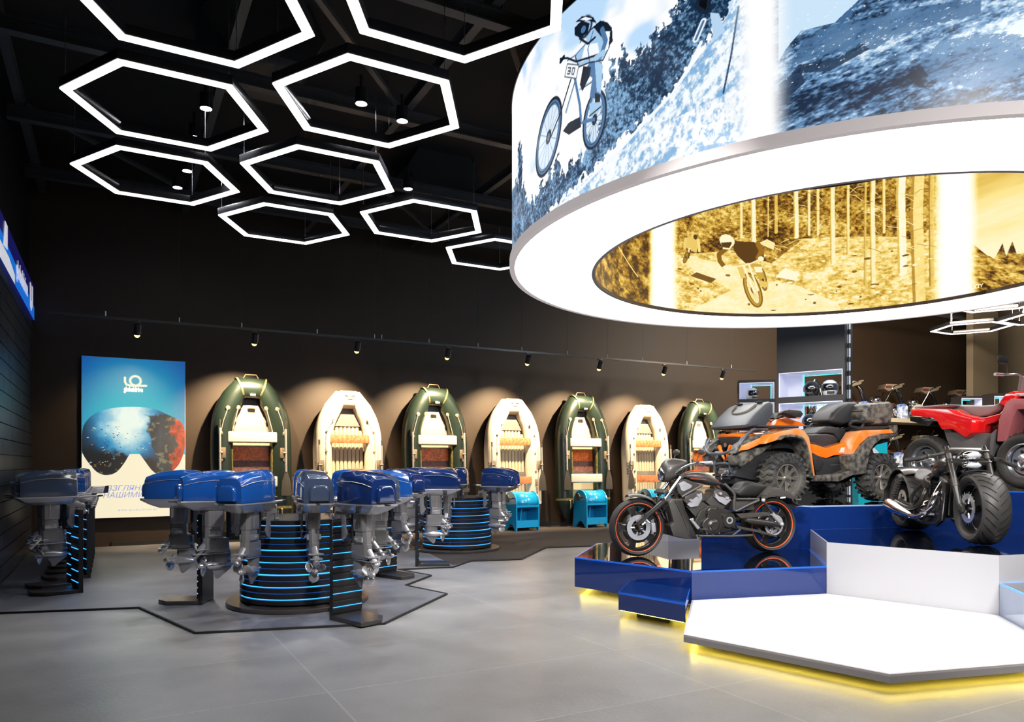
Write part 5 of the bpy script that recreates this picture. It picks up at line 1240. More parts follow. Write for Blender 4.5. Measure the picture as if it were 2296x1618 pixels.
# ---------------- custom motorcycle with very wide tyres
def make_custom():
    fr = (4.77, 7.53); re = (5.0, 9.25); hd = math.degrees(math.atan2(fr[1]-re[1], fr[0]-re[0])); O = ((fr[0]+re[0])/2, (fr[1]+re[1])/2); z0 = .67
    wb = math.hypot(fr[0]-re[0], fr[1]-re[1])/2
    t = thing('motorcycle', 'dark custom motorcycle with extremely wide grooved tyres and twin chrome headlamps', 'motorcycle', W(*O, z0+.004), ang(hd))
    t.location.z += .006
    dm = mat('custom_paint', (.05, .048, .046), .28, .4, coat=.4)
    cs_ = mat('custom_tyre', (.045, .042, .04), .45)
    wheel(t, 'front_wheel', .365, .27, .255, wb, 0, .365, dm, 5, tire_m=cs_, disc=(.15, (-1,), .125), grooves=True, hub_m=satin2)
    wheel(t, 'rear_wheel', .365, .32, .255, -wb, 0, .365, dm, 5, tire_m=cs_, disc=(.13, (-1,)), grooves=True, hub_m=satin2)
    for s_ in (1, -1):
        y = s_*.185
        m = MB(); m.tube([(wb-.02, y, .34), (wb-.12, y, .56), (wb-.33, y, .98), (wb-.345, y, 1.0)], [.028, .034, .027, .02], 14); fk = m.build('fork_tube', dm, t)
        m = MB(); m.tube([(wb-.13, y, .58), (wb-.17, y, .66)], .038, 14); m.build('fork_collar', satin2, fk); m = MB(); m.tube([(wb-.27, y, .86), (wb-.30, y, .92)], .036, 14); m.build('fork_collar', satin2, fk)
        m = MB(); m.ell((wb, y, .365), (.045, .03, .06)); m.tube([(wb+.03, y, .33), (wb+.035, y, .42)], .012, 8); m.build('fork_end', satin2, fk)
    m = MB(); m.box((wb-.27, 0, .84), (.10, .42, .045), rot=(0, .45, 0)); m.box((wb-.32, 0, .955), (.09, .42, .04), rot=(0, .45, 0)); m.build('fork_clamp', dm, t, bevel=.012)
    # brake disc with flame-cut teeth
    m = MB()
    for k in range(22):
        a = 2*PI*k/22; m.T = Matrix.Translation((wb, -.128, .365)) @ Matrix.Rotation(a, 4, 'Y'); m.box((.150, 0, 0), (.05, .005, .012), rot=(0, .5, 0))
    m.T = None; m.build('toothed_disc', M['chrome'], t, smooth=0)
    # twin headlamps
    for k, z in enumerate((.905, .80)):
        m = MB(); m.ell((wb-.20, 0, z), (.075, .095, .048), 18, 12); hl = m.build('headlamp', M['chrome'], t)
        m = MB(); m.ell((wb-.155, 0, z), (.04, .072, .034), 16, 10); m.build('lens', glass, hl)
    m = MB(); m.tube(cr([(wb-.26, .06, .80), (wb-.30, .11, .88), (wb-.26, .06, .95)], 4), .010, 8); m.tube(cr([(wb-.26, -.06, .80), (wb-.30, -.11, .88), (wb-.26, -.06, .95)], 4), .010, 8); m.build('lamp_bracket', dm, t)
    for s_, ze in ((1, .80), (-1, .865)):
        m = MB(); m.tube(cr([(wb-.34, s_*.05, .93), (wb-.35, s_*.2, .93), (wb-.40, s_*.33, (.93+ze)/2), (wb-.46, s_*.50, ze)], 4), .0155, 10); hb = m.build('handlebar', dm, t)
        m = MB(); m.tube([(wb-.425, s_*.38, (.93+ze)/2-.015), (wb-.475, s_*.56, ze-.01)], [.021, .022], 12); m.build('grip', M['rubber'], hb)
        m = MB(); m.tube([(wb-.33, s_*.34, .87), (wb-.36, s_*.52, ze-.04)], .007, 6); m.box((wb-.385, s_*.33, (.93+ze)/2), (.05, .07, .04)); m.build('lever', satin2, hb, bevel=.004)
    # tank, seat, fenders
    m = MB(); bodyloft(m, [(wb-.36, .80, .86, .06), (wb-.45, .72, .90, .13), (wb-.60, .68, .92, .17), (wb-.78, .66, .88, .16), (wb-.95, .64, .78, .10), (wb-1.05, .62, .70, .05)], 22, 2.3); m.build('fuel_tank', dm, t, subd=1, smooth=60)
    m = MB(); bodyloft(m, [(wb-1.0, .60, .68, .08), (wb-1.1, .57, .655, .14), (wb-1.25, .58, .68, .16), (wb-1.36, .62, .74, .13), (wb-1.42, .68, .78, .06)], 20, 2.6); m.build('seat', mat('custom_seat', (.05, .047, .045), .4), t, subd=1, smooth=60)
    arc = [(-wb+.42*math.cos(a), .365+.42*math.sin(a)) for a in np.linspace(math.radians(55), math.radians(185), 14)]
    m = MB(); sheet(m, arc, -.18, .18, .012, .03); m.build('rear_fender', dm, t, smooth=50)
    arc = [(wb+.40*math.cos(a), .365+.40*math.sin(a)) for a in np.linspace(math.radians(100), math.radians(150), 7)]
    m = MB(); sheet(m, arc, -.12, .12, .010, .02); m.build('front_fender', dm, t, smooth=50)
    # frame
    for s_ in (1, -1):
        m = MB(); m.tube(cr([(wb-.32, s_*.04, .90), (wb-.44, s_*.10, .62), (wb-.50, s_*.17, .30), (wb-.62, s_*.19, .17), (wb-1.1, s_*.20, .17), (wb-1.25, s_*.2, .40), (wb-1.05, s_*.12, .62), (wb-.5, s_*.07, .80)], 4), .02, 10); m.build('frame_tube', dm, t)
        m = MB(); m.prism([(wb-.42, .62), (wb-.36, .60), (wb-.46, .20), (wb-.62, .13), (wb-.74, .15), (wb-.62, .30)], 'y', s_*.15, s_*.19); m.build('chin_panel', dm, t, bevel=.01)
        m = MB(); m.tube([(wb-1.15, s_*.20, .32), (-wb, s_*.22, .365)], [.03, .026], 10); m.ell((-wb, s_*.23, .365), (.05, .03, .05)); m.build('swing_arm', dm, t)
        m = MB(); m.cyl((-wb+.02, s_*.235, .40), (-wb+.22, s_*.225, .66), .028, n=14); m.ell((-wb+.22, s_*.225, .66), .03); m.ell((-wb+.02, s_*.235, .40), .03)
        N = 44; m.tube([Vector((-wb+.04+.16*k/N, s_*.233, .43+.20*k/N))+Vector((math.sin(k*.9)*.03, math.cos(k*.9)*.032, -math.sin(k*.9)*.022)) for k in range(N+1)], .006, 5); m.build('shock_absorber', satin, t)
    m = MB(); m.prism([(wb-.42, .66), (wb-.36, .64), (wb-.42, .26), (wb-.48, .24)], 'y', -.14, .14); m.build('radiator', M['black'], t, bevel=.01)
    # engine
    m = MB(); m.prism([(wb-.52, .36), (wb-.60, .22), (wb-1.08, .20), (wb-1.16, .36), (wb-1.02, .46), (wb-.64, .48)], 'y', -.15, .15); eng = m.build('crankcase', satin2, t, bevel=.03, seg=3)
    for s_ in (1, -1):
        for k, x in enumerate((wb-.70, wb-.92)):
            m = MB(); m.lathe([(.001, .15), (.10-.015*k, .15), (.085-.015*k, .19), (.05, .205), (.03, .22), (.001, .222)], 'y', (0, 0, 0), 26); m.v = [(q[0]+x, q[1]*s_, q[2]+.32) for q in m.v]; m.build('round_cover', M['chrome'] if k else satin2, eng)
    for x0, tl in ((wb-.66, .32), (wb-.98, -.30)):
        m = MB(); m.T = Matrix.Translation((x0, 0, .46)) @ Matrix.Rotation(tl, 4, 'Y'); m.box((0, 0, .10), (.15, .2, .22))
        cy = m.build('cylinder', satin2, t, bevel=.02, seg=2)
        m = MB(); m.T = Matrix.Translation((x0, 0, .46)) @ Matrix.Rotation(tl, 4, 'Y')
        for q in range(9): m.box((0, 0, .02+q*.022), (.175, .235, .007))
        m.build('cooling_fins', M['silver'], cy, smooth=0)
        m = MB(); m.T = Matrix.Translation((x0, 0, .46)) @ Matrix.Rotation(tl, 4, 'Y'); m.box((0, 0, .225), (.15, .19, .05)); m.build('cylinder_head', dm, cy, bevel=.02, seg=2)
    # intake, pipes and the big bright silencer on the right-hand side
    m = MB(); m.ell((wb-.82, -.19, .60), (.085, .045, .075), 20, 12); m.build('air_filter', satin2, t)
    m = MB(); m.tube(cr([(wb-.60, -.12, .60), (wb-.52, -.22, .48), (wb-.60, -.27, .30), (wb-.85, -.28, .22), (wb-1.05, -.29, .22)], 6), .034, 14); ex = m.build('exhaust_pipe', M['chrome'], t)
    m = MB(); m.tube([(wb-1.0, -.29, .22), (wb-1.08, -.29, .225), (wb-1.3, -.31, .26), (wb-1.52, -.33, .31), (wb-1.56, -.335, .32)], [.036, .05, .068, .085, .08], 20); m.build('silencer', M['chrome'], ex)
    m = MB(); m.tube(cr([(wb-.90, -.12, .60), (wb-.80, -.22, .50), (wb-.86, -.26, .36), (wb-1.1, -.27, .30), (wb-1.45, -.30, .36)], 5), .028, 12); m.build('exhaust_pipe', satin2, t)
    for s_ in (1, -1):
        m = MB(); m.cyl((wb-.62, s_*.2, .26), (wb-.62, s_*.34, .27), .014, n=10); m.box((wb-.58, s_*.33, .28), (.10, .03, .014)); m.build('foot_peg', M['silver'], t)
        m = MB(); m.box((wb-.74, s_*.19, .52), (.03, .03, .16), rot=(0, .3, 0)); m.build('radiator_hose', M['black'], t, bevel=.01)
    return t
make_custom()
# ---------------- muddy orange quad bike
mud = mat('muddy_black_plastic', (.03, .03, .032), .5, var=1., vscale=15, vcol2=(.19, .175, .145))
mudtire = mat('muddy_tyre', (.028, .029, .032), .6, var=1., vscale=5, vcol2=(.10, .095, .08))
plast = mat('black_plastic', (.022, .023, .026), .45, bump=.1, bscale=70)
orange = mat('quad_orange', (.95, .20, .01), .25, coat=.6)
orange_d = mat('quad_orange_muddy', (.92, .22, .02), .35, coat=.3, var=1., vscale=4, vcol2=(.62, .36, .18))
seatm = mat('quad_seat', (.03, .032, .036), .5, bump=.1, bscale=80)
def make_orange_quad():
    hd = 202.; O = (4.14, 10.47); z0 = .97
    A = Side(O, hd, z0, 1580, 880, 5.102); P = A.at
    t = thing('quad_bike', 'muddy orange and black quad bike with front and rear cargo boxes', 'quad bike', W(*O, z0+.006), ang(hd))
    rimm = mat('quad_rim', (.38, .36, .33), .35, .8)
    xf, xr = P(900, 1010, .47)[0], P(1985, 985, .47)[0]
    for x, nm in ((xf, 'front_wheel'), (xr, 'rear_wheel')):
        for s_ in (1, -1):
            w = wheel(t, nm, .325, .25, .185, x, s_*.46, .335, rimm, 8, tire_m=mudtire, lugs=24, hub_m=rimm)
            if s_ < 0: w.rotation_euler = (0, 0, PI)
    def pr(name, pts, y0, y1, mt, yt=.5, bev=.01, parent=None, both=True, seg=2):
        q = [P(a, b, yt) for a, b in pts]; o = None
        for s_ in ((1, -1) if both else (1,)):
            m = MB(); m.prism(q, 'y', s_*y0, s_*y1); o = m.build(name, mt, parent or t, bevel=bev, seg=seg)
        return o
    # lower chassis
    m = MB(); m.prism([P(300, 960, .2), P(560, 700, .2), P(1200, 560, .2), P(1900, 600, .2), P(1960, 800, .2), P(1600, 1040, .2), P(700, 1040, .2)], 'y', -.22, .22); m.build('chassis', plast, t, bevel=.03)
    # front fenders: orange skin over a dark lip
    fp = [(690, 590), (735, 485), (890, 440), (1060, 412), (1130, 440), (1185, 520), (1215, 700), (1250, 955), (1228, 965), (1195, 740), (1165, 600), (1135, 535), (1090, 505), (1000, 488), (890, 498), (830, 545)]
    pr('front_fender', fp, .30, .55, orange_d, .53)
    lip = [(840, 545), (880, 498), (1000, 480), (1095, 500), (1150, 560), (1182, 660), (1205, 800), (1240, 980), (1225, 985), (1190, 800), (1165, 660), (1135, 570), (1080, 530), (1000, 512), (900, 520), (860, 550)]
    pr('fender_lip', lip, .34, .60, mud, .58)
    pr('inner_fender', [(700, 600), (850, 530), (1010, 500), (1130, 560), (1180, 700), (1225, 960), (1150, 700), (1000, 640), (800, 640)], .22, .34, M['blackmatte'], .4)
    # front arm of the fender toward the nose
    pr('nose_flank', [(410, 670), (440, 610), (700, 500), (740, 480), (700, 580), (640, 600), (500, 660)], .26, .40, orange_d, .42)
    pr('nose_panel', [(370, 700), (420, 600), (560, 500), (700, 470), (700, 510), (560, 580), (480, 640), (440, 680)], .24, .385, mud, .42)
    pr('mud_guard', [(380, 730), (460, 680), (690, 620), (830, 570), (700, 680), (520, 800), (450, 860), (400, 830)], .18, .36, mud, .4)
    # side panels and foot well
    pr('side_panel', [(1195, 585), (1280, 600), (1390, 640), (1600, 572), (1710, 575), (1690, 700), (1480, 722), (1390, 756), (1300, 730), (1222, 690)], .24, .40, orange, .40)
    o = pr('side_sticker', [(1565, 632), (1635, 628), (1600, 688), (1535, 690)], .395, .404, M['white'], .40, bev=0)
    pr('side_sticker', [(1640, 595), (1685, 592), (1670, 612), (1635, 615)], .395, .404, M['white'], .40, bev=0)
    pr('lower_side_panel', [(1222, 700), (1380, 762), (1650, 722), (1660, 880), (1560, 925), (1350, 952), (1270, 940), (1230, 800)], .20, .43, plast, .42)
    pr('storage_cover', [(1225, 745), (1345, 780), (1310, 900), (1260, 895)], .42, .455, plast, .44, seg=2)
    pr('model_lettering', [(1437, 828), (1565, 824), (1565, 833), (1437, 837)], .43, .436, M['steel'], .43, bev=0)
    pr('foot_board', [(1250, 958), (1540, 935), (1690, 880), (1705, 935), (1535, 1018), (1262, 1020)], .26, .60, mud, .58)
    # rear fenders
    pr('rear_fender', [(1690, 580), (1770, 450), (1830, 432), (2125, 425), (2155, 470), (2000, 478), (1900, 508), (1800, 590), (1740, 690), (1660, 715)], .28, .54, orange_d, .52)
    pr('rear_mud_flare', [(1640, 725), (1730, 700), (1800, 590), (1895, 508), (2000, 484), (2170, 482), (2182, 515), (2010, 535), (1925, 600), (1880, 680), (1855, 800), (1838, 925), (1700, 950), (1650, 880)], .32, .60, mud, .58)
    pr('rear_inner_fender', [(1850, 560), (2150, 490), (2150, 560), (2000, 600), (1900, 700)], .20, .36, M['blackmatte'], .4)
    # hood and nose
    m = MB(); q0 = [P(235, 478, 0), P(520, 458, 0), P(760, 420, 0), P(760, 455, 0), P(520, 498, 0), P(250, 515, 0)]; q1 = [P(250, 512, 0), P(520, 495, 0), P(740, 470, 0), P(640, 600, 0), P(400, 660, 0), P(310, 665, 0), P(262, 600, 0)]
    m = MB(); m.loft([[Vector((x-.10, -.30, z-.02)) for x, z in q0], [Vector((x, -.16, z)) for x, z in q0], [Vector((x, .16, z)) for x, z in q0], [Vector((x-.10, .30, z-.02)) for x, z in q0]]); hood = m.build('nose_cowl', orange, t, bevel=.012)
    m = MB(); m.loft([[Vector((x-.12, -.31, z)) for x, z in q1], [Vector((x, -.14, z)) for x, z in q1], [Vector((x, .14, z)) for x, z in q1], [Vector((x-.12, .31, z)) for x, z in q1]]); m.build('nose_grille', plast, t, bevel=.012)
    xn = P(240, 560, 0)[0]
    for s_ in (1, -1):
        m = MB(); m.tube([(xn+.01, s_*.12, .765), (xn+.015, s_*.06, .66), (xn-.01, s_*.03, .57)], [.028, .022, .016], 6); m.build('nose_stripe', orange, hood)
        m = MB(); m.prism([(xn-.06, .68), (xn+.0, .66), (xn-.05, .58), (xn-.16, .55)], 'y', s_*.26, s_*.33); m.build('nose_corner', orange_d, hood, bevel=.008)
    for s_ in (1, -1):
        m = MB(); m.prism([(xn-.05, .74), (xn+.008, .73), (xn-.0, .60), (xn-.10, .57), (xn-.14, .66)], 'y', s_*.07, s_*.29); lp = m.build('headlamp', M['blackgloss'], t, bevel=.012)
        m = MB(); m.box((xn+.006, s_*.17, .67), (.01, .10, .045)); m.build('lens', glass, lp, bevel=.004)
    m = MB(); c = (xn-.03, .785); m.lathe([(.001, 0), (.028, 0), (.03, .006), (.001, .008)], 'x', (xn+.002, 0, .775), 20); m.build('round_emblem', M['steel'], hood)
    pr('dash_cowl', [(705, 388), (740, 315), (845, 290), (900, 320), (1005, 352), (1065, 392)], 0, .17, orange, 0, both=True)
    pr('steering_cover', [(760, 300), (790, 235), (880, 300), (900, 330), (840, 300)], 0, .10, plast, 0)
    # racks
    m = MB(); zr = P(850, 400, .3)[1]
    x0, x1 = P(1070, 395, .45)[0], P(620, 410, .45)[0]
    for y in (-.45, -.3, -.1, .1, .3, .45): m.tube([(x0, y, zr), (x1+.02, y, zr)], .014, 8)
    for x in (x0, (x0+x1)/2, x1+.02): m.tube([(x, -.45, zr), (x, .45, zr)], .014, 8)
    m.box(((x0+x1)/2+.02, .40, zr+.0), (x1-x0-.05, .10, .03)); m.box(((x0+x1)/2+.02, -.40, zr+.0), (x1-x0-.05, .10, .03)); m.build('front_rack', plast, t, bevel=.0)
    # bumper tubes
    for s_ in (1, -1):
        m = MB(); B_ = lambda a, b, y: Vector((P(a, b, y)[0], s_*y, P(a, b, y)[1]))
        m.tube(cr([B_(720, 430, .40), B_(690, 470, .40), B_(640, 520, .38), B_(655, 590, .36)], 4), .016, 8)
        m.tube(cr([B_(720, 425, .38), B_(540, 440, .33), B_(500, 475, .31), B_(445, 560, .29), B_(385, 620, .24), B_(370, 695, .18)], 4), .017, 10)
        m.tube(cr([Vector((P(370, 695, .18)[0]+.01, s_*.18, P(370, 695, .18)[1])), Vector((xn+.06, s_*.16, .52)), Vector((xn+.03, s_*.16, .40))], 3), .016, 8); m.build('bumper_tube', mat('bumper_grey', (.10, .118, .145), .35, .3), t)
    c5 = P(530, 432, .36); c7 = P(720, 425, .42); m = MB(); m.tube(cr([(c7[0], .42, c7[1]), (c5[0], .38, c5[1]), (xn+.08, .33, .74), (xn+.14, .18, .665), (xn+.15, 0, .655), (xn+.14, -.18, .665), (xn+.08, -.33, .74), (xn+.0, -.40, .86)], 5), .020, 10)
    m.tube(cr([(xn+.0, .34, .87), (xn+.06, .33, .76), (xn+.09, .26, .60), (xn+.05, .17, .50)], 4), .018, 8); m.tube(cr([(xn+.0, -.34, .87), (xn+.06, -.33, .76), (xn+.09, -.26, .60), (xn+.05, -.17, .50)], 4), .018, 8); m.tube(cr([(xn+.0, .2, .45), (xn+.06, .14, .52), (xn+.06, -.14, .52), (xn+.0, -.2, .45)], 4), .015, 8)
    m.build('bumper_hoop', MATS['bumper_grey'], t)
    # winch plate with hook and red strap
    m = MB(); 
    for a, b in (((.15, .50), (-.15, .50)), ((.15, .33), (-.15, .33)), ((.17, .50), (.13, .33)), ((-.17, .50), (-.13, .33))): m.tube([(xn+.05, a[0], a[1]), (xn+.05, b[0], b[1])], .014, 6)
    wn_ = m.build('winch_frame', plast, t)
    m = MB(); m.box((xn-.02, 0, .41), (.1, .22, .12)); m.cyl((xn+.04, -.08, .41), (xn+.04, .08, .41), .03, n=12); m.build('winch', M['steel'], wn_, bevel=.01)
    m = MB(); m.tube(cr([(xn+.09, .03, .40), (xn+.10, .05, .36), (xn+.09, .03, .32), (xn+.08, .01, .35)], 3), .010, 8); m.build('hook', M['chrome'], wn_)
    m = MB(); m.box((xn+.10, -.02, .24), (.012, .03, .14), rot=(.35, 0, 0)); m.build('red_strap', mat('red_strap', (.45, .03, .02), .5), wn_)
    m = MB(); m.box((xn-.16, 0, .33), (.28, .34, .16)); m.build('skid_plate', plast, t, bevel=.03)
    for s_ in (1, -1):
        for x in (xf, xr):
            m = MB(); m.tube([(x+.08, s_*.15, .30), (x, s_*.36, .32)], .02, 8); m.tube([(x-.08, s_*.15, .30), (x, s_*.36, .32)], .02, 8); m.tube([(x+.02, s_*.18, .42), (x, s_*.36, .38)], .016, 8); m.build('suspension_arm', M['black'], t)
            m = MB(); m.cyl((x-.02, s_*.30, .36), (x-.06, s_*.20, .72), .018, n=8); N = 50; m.tube([Vector((x-.02-.035*k/N, s_*(.30-.09*k/N), .40+.27*k/N))+Vector((math.cos(k*.9)*.04, math.sin(k*.9)*.04, 0)) for k in range(N+1)], .007, 5); m.build('spring_damper', M['black'], t)
    # front cargo box
    n_ = [(475, 405), (690, 388), (768, 255), (768, 130), (740, 103), (690, 130), (560, 255), (465, 372)]
    q = [P(a, b, .36) for a, b in n_]
    m = MB(); cxx = sum(a for a, b in q)/len(q); czz = sum(b for a, b in q)/len(q)
    m.loft([[Vector((cxx+(x-cxx)*.90, -.40, czz+(z-czz)*.90)) for x, z in q], [Vector((x, -.34, z)) for x, z in q], [Vector((x, .34, z)) for x, z in q], [Vector((cxx+(x-cxx)*.90, .40, czz+(z-czz)*.90)) for x, z in q]])
    fb = m.build('front_cargo_box', mat('box_grey', (.055, .062, .075), .38, bump=.08, bscale=80), t, bevel=.012)
    # raised U-shaped lid moulding and hinges
    a, b = Vector((q[5][0], 0, q[5][1])), Vector((q[6][0], 0, q[6][1])); d = (b-a); nn = Vector((-d.z, 0, d.x)).normalized(); nn = nn if nn.z > 0 else -nn
    if nn.x < 0 and abs(nn.x) > .9: nn = -nn
    m = MB(); L_ = lambda u, y: a+d*u+nn*.006+Vector((0, y, 0))
    m.tube(cr([L_(.05, .2), L_(.5, .18), L_(.75, .12), L_(.85, 0), L_(.75, -.12), L_(.5, -.18), L_(.05, -.2)], 5), .018, 6, flat=.5); m.build('lid_moulding', mat('mud_dust', (.16, .145, .11), .6), fb)
    for s_ in (1, -1):
        m = MB(); m.box(((q[4][0]+q[5][0])/2, s_*.2, q[4][1]+.0), (.05, .10, .02)); m.build('lid_hinge', plast, fb, bevel=.004)
    # handlebar, guards
    for s_ in (1, -1):
        g0 = [P(a, b, .40) for a, b in ((868, 238), (905, 210), (975, 192), (1090, 205), (1128, 250), (1090, 302), (1010, 300), (940, 268))]
        cx_ = sum(x for x, z in g0)/8; cz_ = sum(z for x, z in g0)/8
        m = MB(); m.loft([[Vector((cx_+(x-cx_)*k, s_*y, cz_+(z-cz_)*k)) for x, z in g0] for y, k in ((.26, .55), (.32, .9), (.40, 1), (.45, .75))]); hg = m.build('hand_guard', plast, t, bevel=.008, smooth=45)
        st_ = [P(a, b, .45) for a, b in ((960, 198), (1010, 198), (1100, 215), (1128, 250), (1092, 300), (1050, 302), (1085, 255), (1060, 222))]
        m = MB(); m.prism(st_, 'y', s_*.425, s_*.447); m.build('guard_stripe', orange, hg, bevel=.003)
        m = MB(); xx, zz_ = cx_, cz_; m.tube(cr([(xx+.05, s_*.04, zz_-.10), (xx+.0, s_*.16, zz_-.03), (xx-.04, s_*.30, zz_), (xx-.10, s_*.44, zz_)], 4), .013, 8); m.build('handlebar', M['black'], t)
    m = MB(); m.cyl((P(850, 300, 0)[0], 0, P(850, 300, 0)[1]-.1), (cx_+.05, 0, cz_-.1), .04, n=12); m.build('steering_stem', plast, t)
    # seats
    def seatpart(name, pts, w, mt, sub=0):
        q = [P(a, b, w) for a, b in pts]; cx2 = sum(x for x, z in q)/len(q); cz2 = sum(z for x, z in q)/len(q)
        m = MB(); m.loft([[Vector((cx2+(x-cx2)*k, y, cz2+(z-cz2)*k)) for x, z in q] for y, k in ((-w, .86), (-w*.8, 1), (w*.8, 1), (w, .86))]); return m.build(name, mt, t, bevel=.02, seg=3, smooth=50)
    seatpart('driver_seat', [(1165, 478), (1270, 472), (1420, 470), (1500, 488), (1565, 560), (1480, 600), (1390, 632), (1280, 600), (1200, 560)], .22, seatm)
    seatpart('passenger_seat', [(1285, 468), (1330, 430), (1385, 392), (1450, 383), (1560, 410), (1665, 405), (1690, 450), (1610, 560), (1560, 572), (1490, 480), (1420, 468)], .20, seatm)
    br_ = seatpart('backrest', [(1442, 318), (1475, 235), (1560, 155), (1650, 107), (1760, 106), (1792, 145), (1770, 300), (1745, 345), (1690, 340), (1590, 372), (1470, 345)], .21, seatm)
    # rear cargo box
    q = [P(a, b, .38) for a, b in ((1788, 262), (1800, 150), (1850, 125), (2110, 105), (2150, 165), (2148, 200), (2112, 372), (1900, 380), (1795, 325))]
    cxx = sum(a for a, b in q)/len(q); czz = sum(b for a, b in q)/len(q)
    m = MB(); m.loft([[Vector((cxx+(x-cxx)*k, y, czz+(z-czz)*k)) for x, z in q] for y, k in ((-.44, .84), (-.38, 1), (.38, 1), (.44, .84))]); rb = m.build('rear_cargo_box', mud, t, bevel=.014)
    sm = [P(a, b, .385) for a, b in ((1800, 215), (2150, 185))]
    m = MB(); m.box(((sm[0][0]+sm[1][0])/2, 0, (sm[0][1]+sm[1][1])/2), (abs(sm[1][0]-sm[0][0])+.03, .80, .016), rot=(0, -math.atan2(sm[1][1]-sm[0][1], sm[1][0]-sm[0][0])+PI, 0)); m.build('lid_seam', plast, rb, bevel=.004)
    q = [P(a, b, .2) for a, b in ((1445, 175), (1790, 125), (1790, 360), (1500, 350))]
    for s_ in (1, -1):
        a, b, c = P(1660, 375, .36), P(1700, 335, .38), P(1810, 345, .38); e_ = P(1790, 400, .36)
        m = MB(); m.tube(cr([(a[0], s_*.36, a[1]), (b[0], s_*.38, b[1]), (c[0], s_*.38, c[1]), (e_[0], s_*.36, e_[1]), ((a[0]+e_[0])/2, s_*.35, a[1]-.03)], 4, True), .02, 8, closed=True); m.tube([(e_[0], s_*.35, e_[1]), (e_[0]+.12, s_*.24, e_[1]-.12)], .03, 8); m.build('grab_handle', plast, t)
    pr('rear_rack', [(1740, 425), (1790, 392), (2100, 385), (2120, 415), (1800, 430)], 0, .42, plast, .42)
    for s_ in (1, -1):
        c = P(2150, 440, .45); m = MB(); m.box((c[0]-.02, s_*.42, c[1]), (.07, .14, .16)); m.build('tail_lamp', mud, t, bevel=.01)
    return t
make_orange_quad()

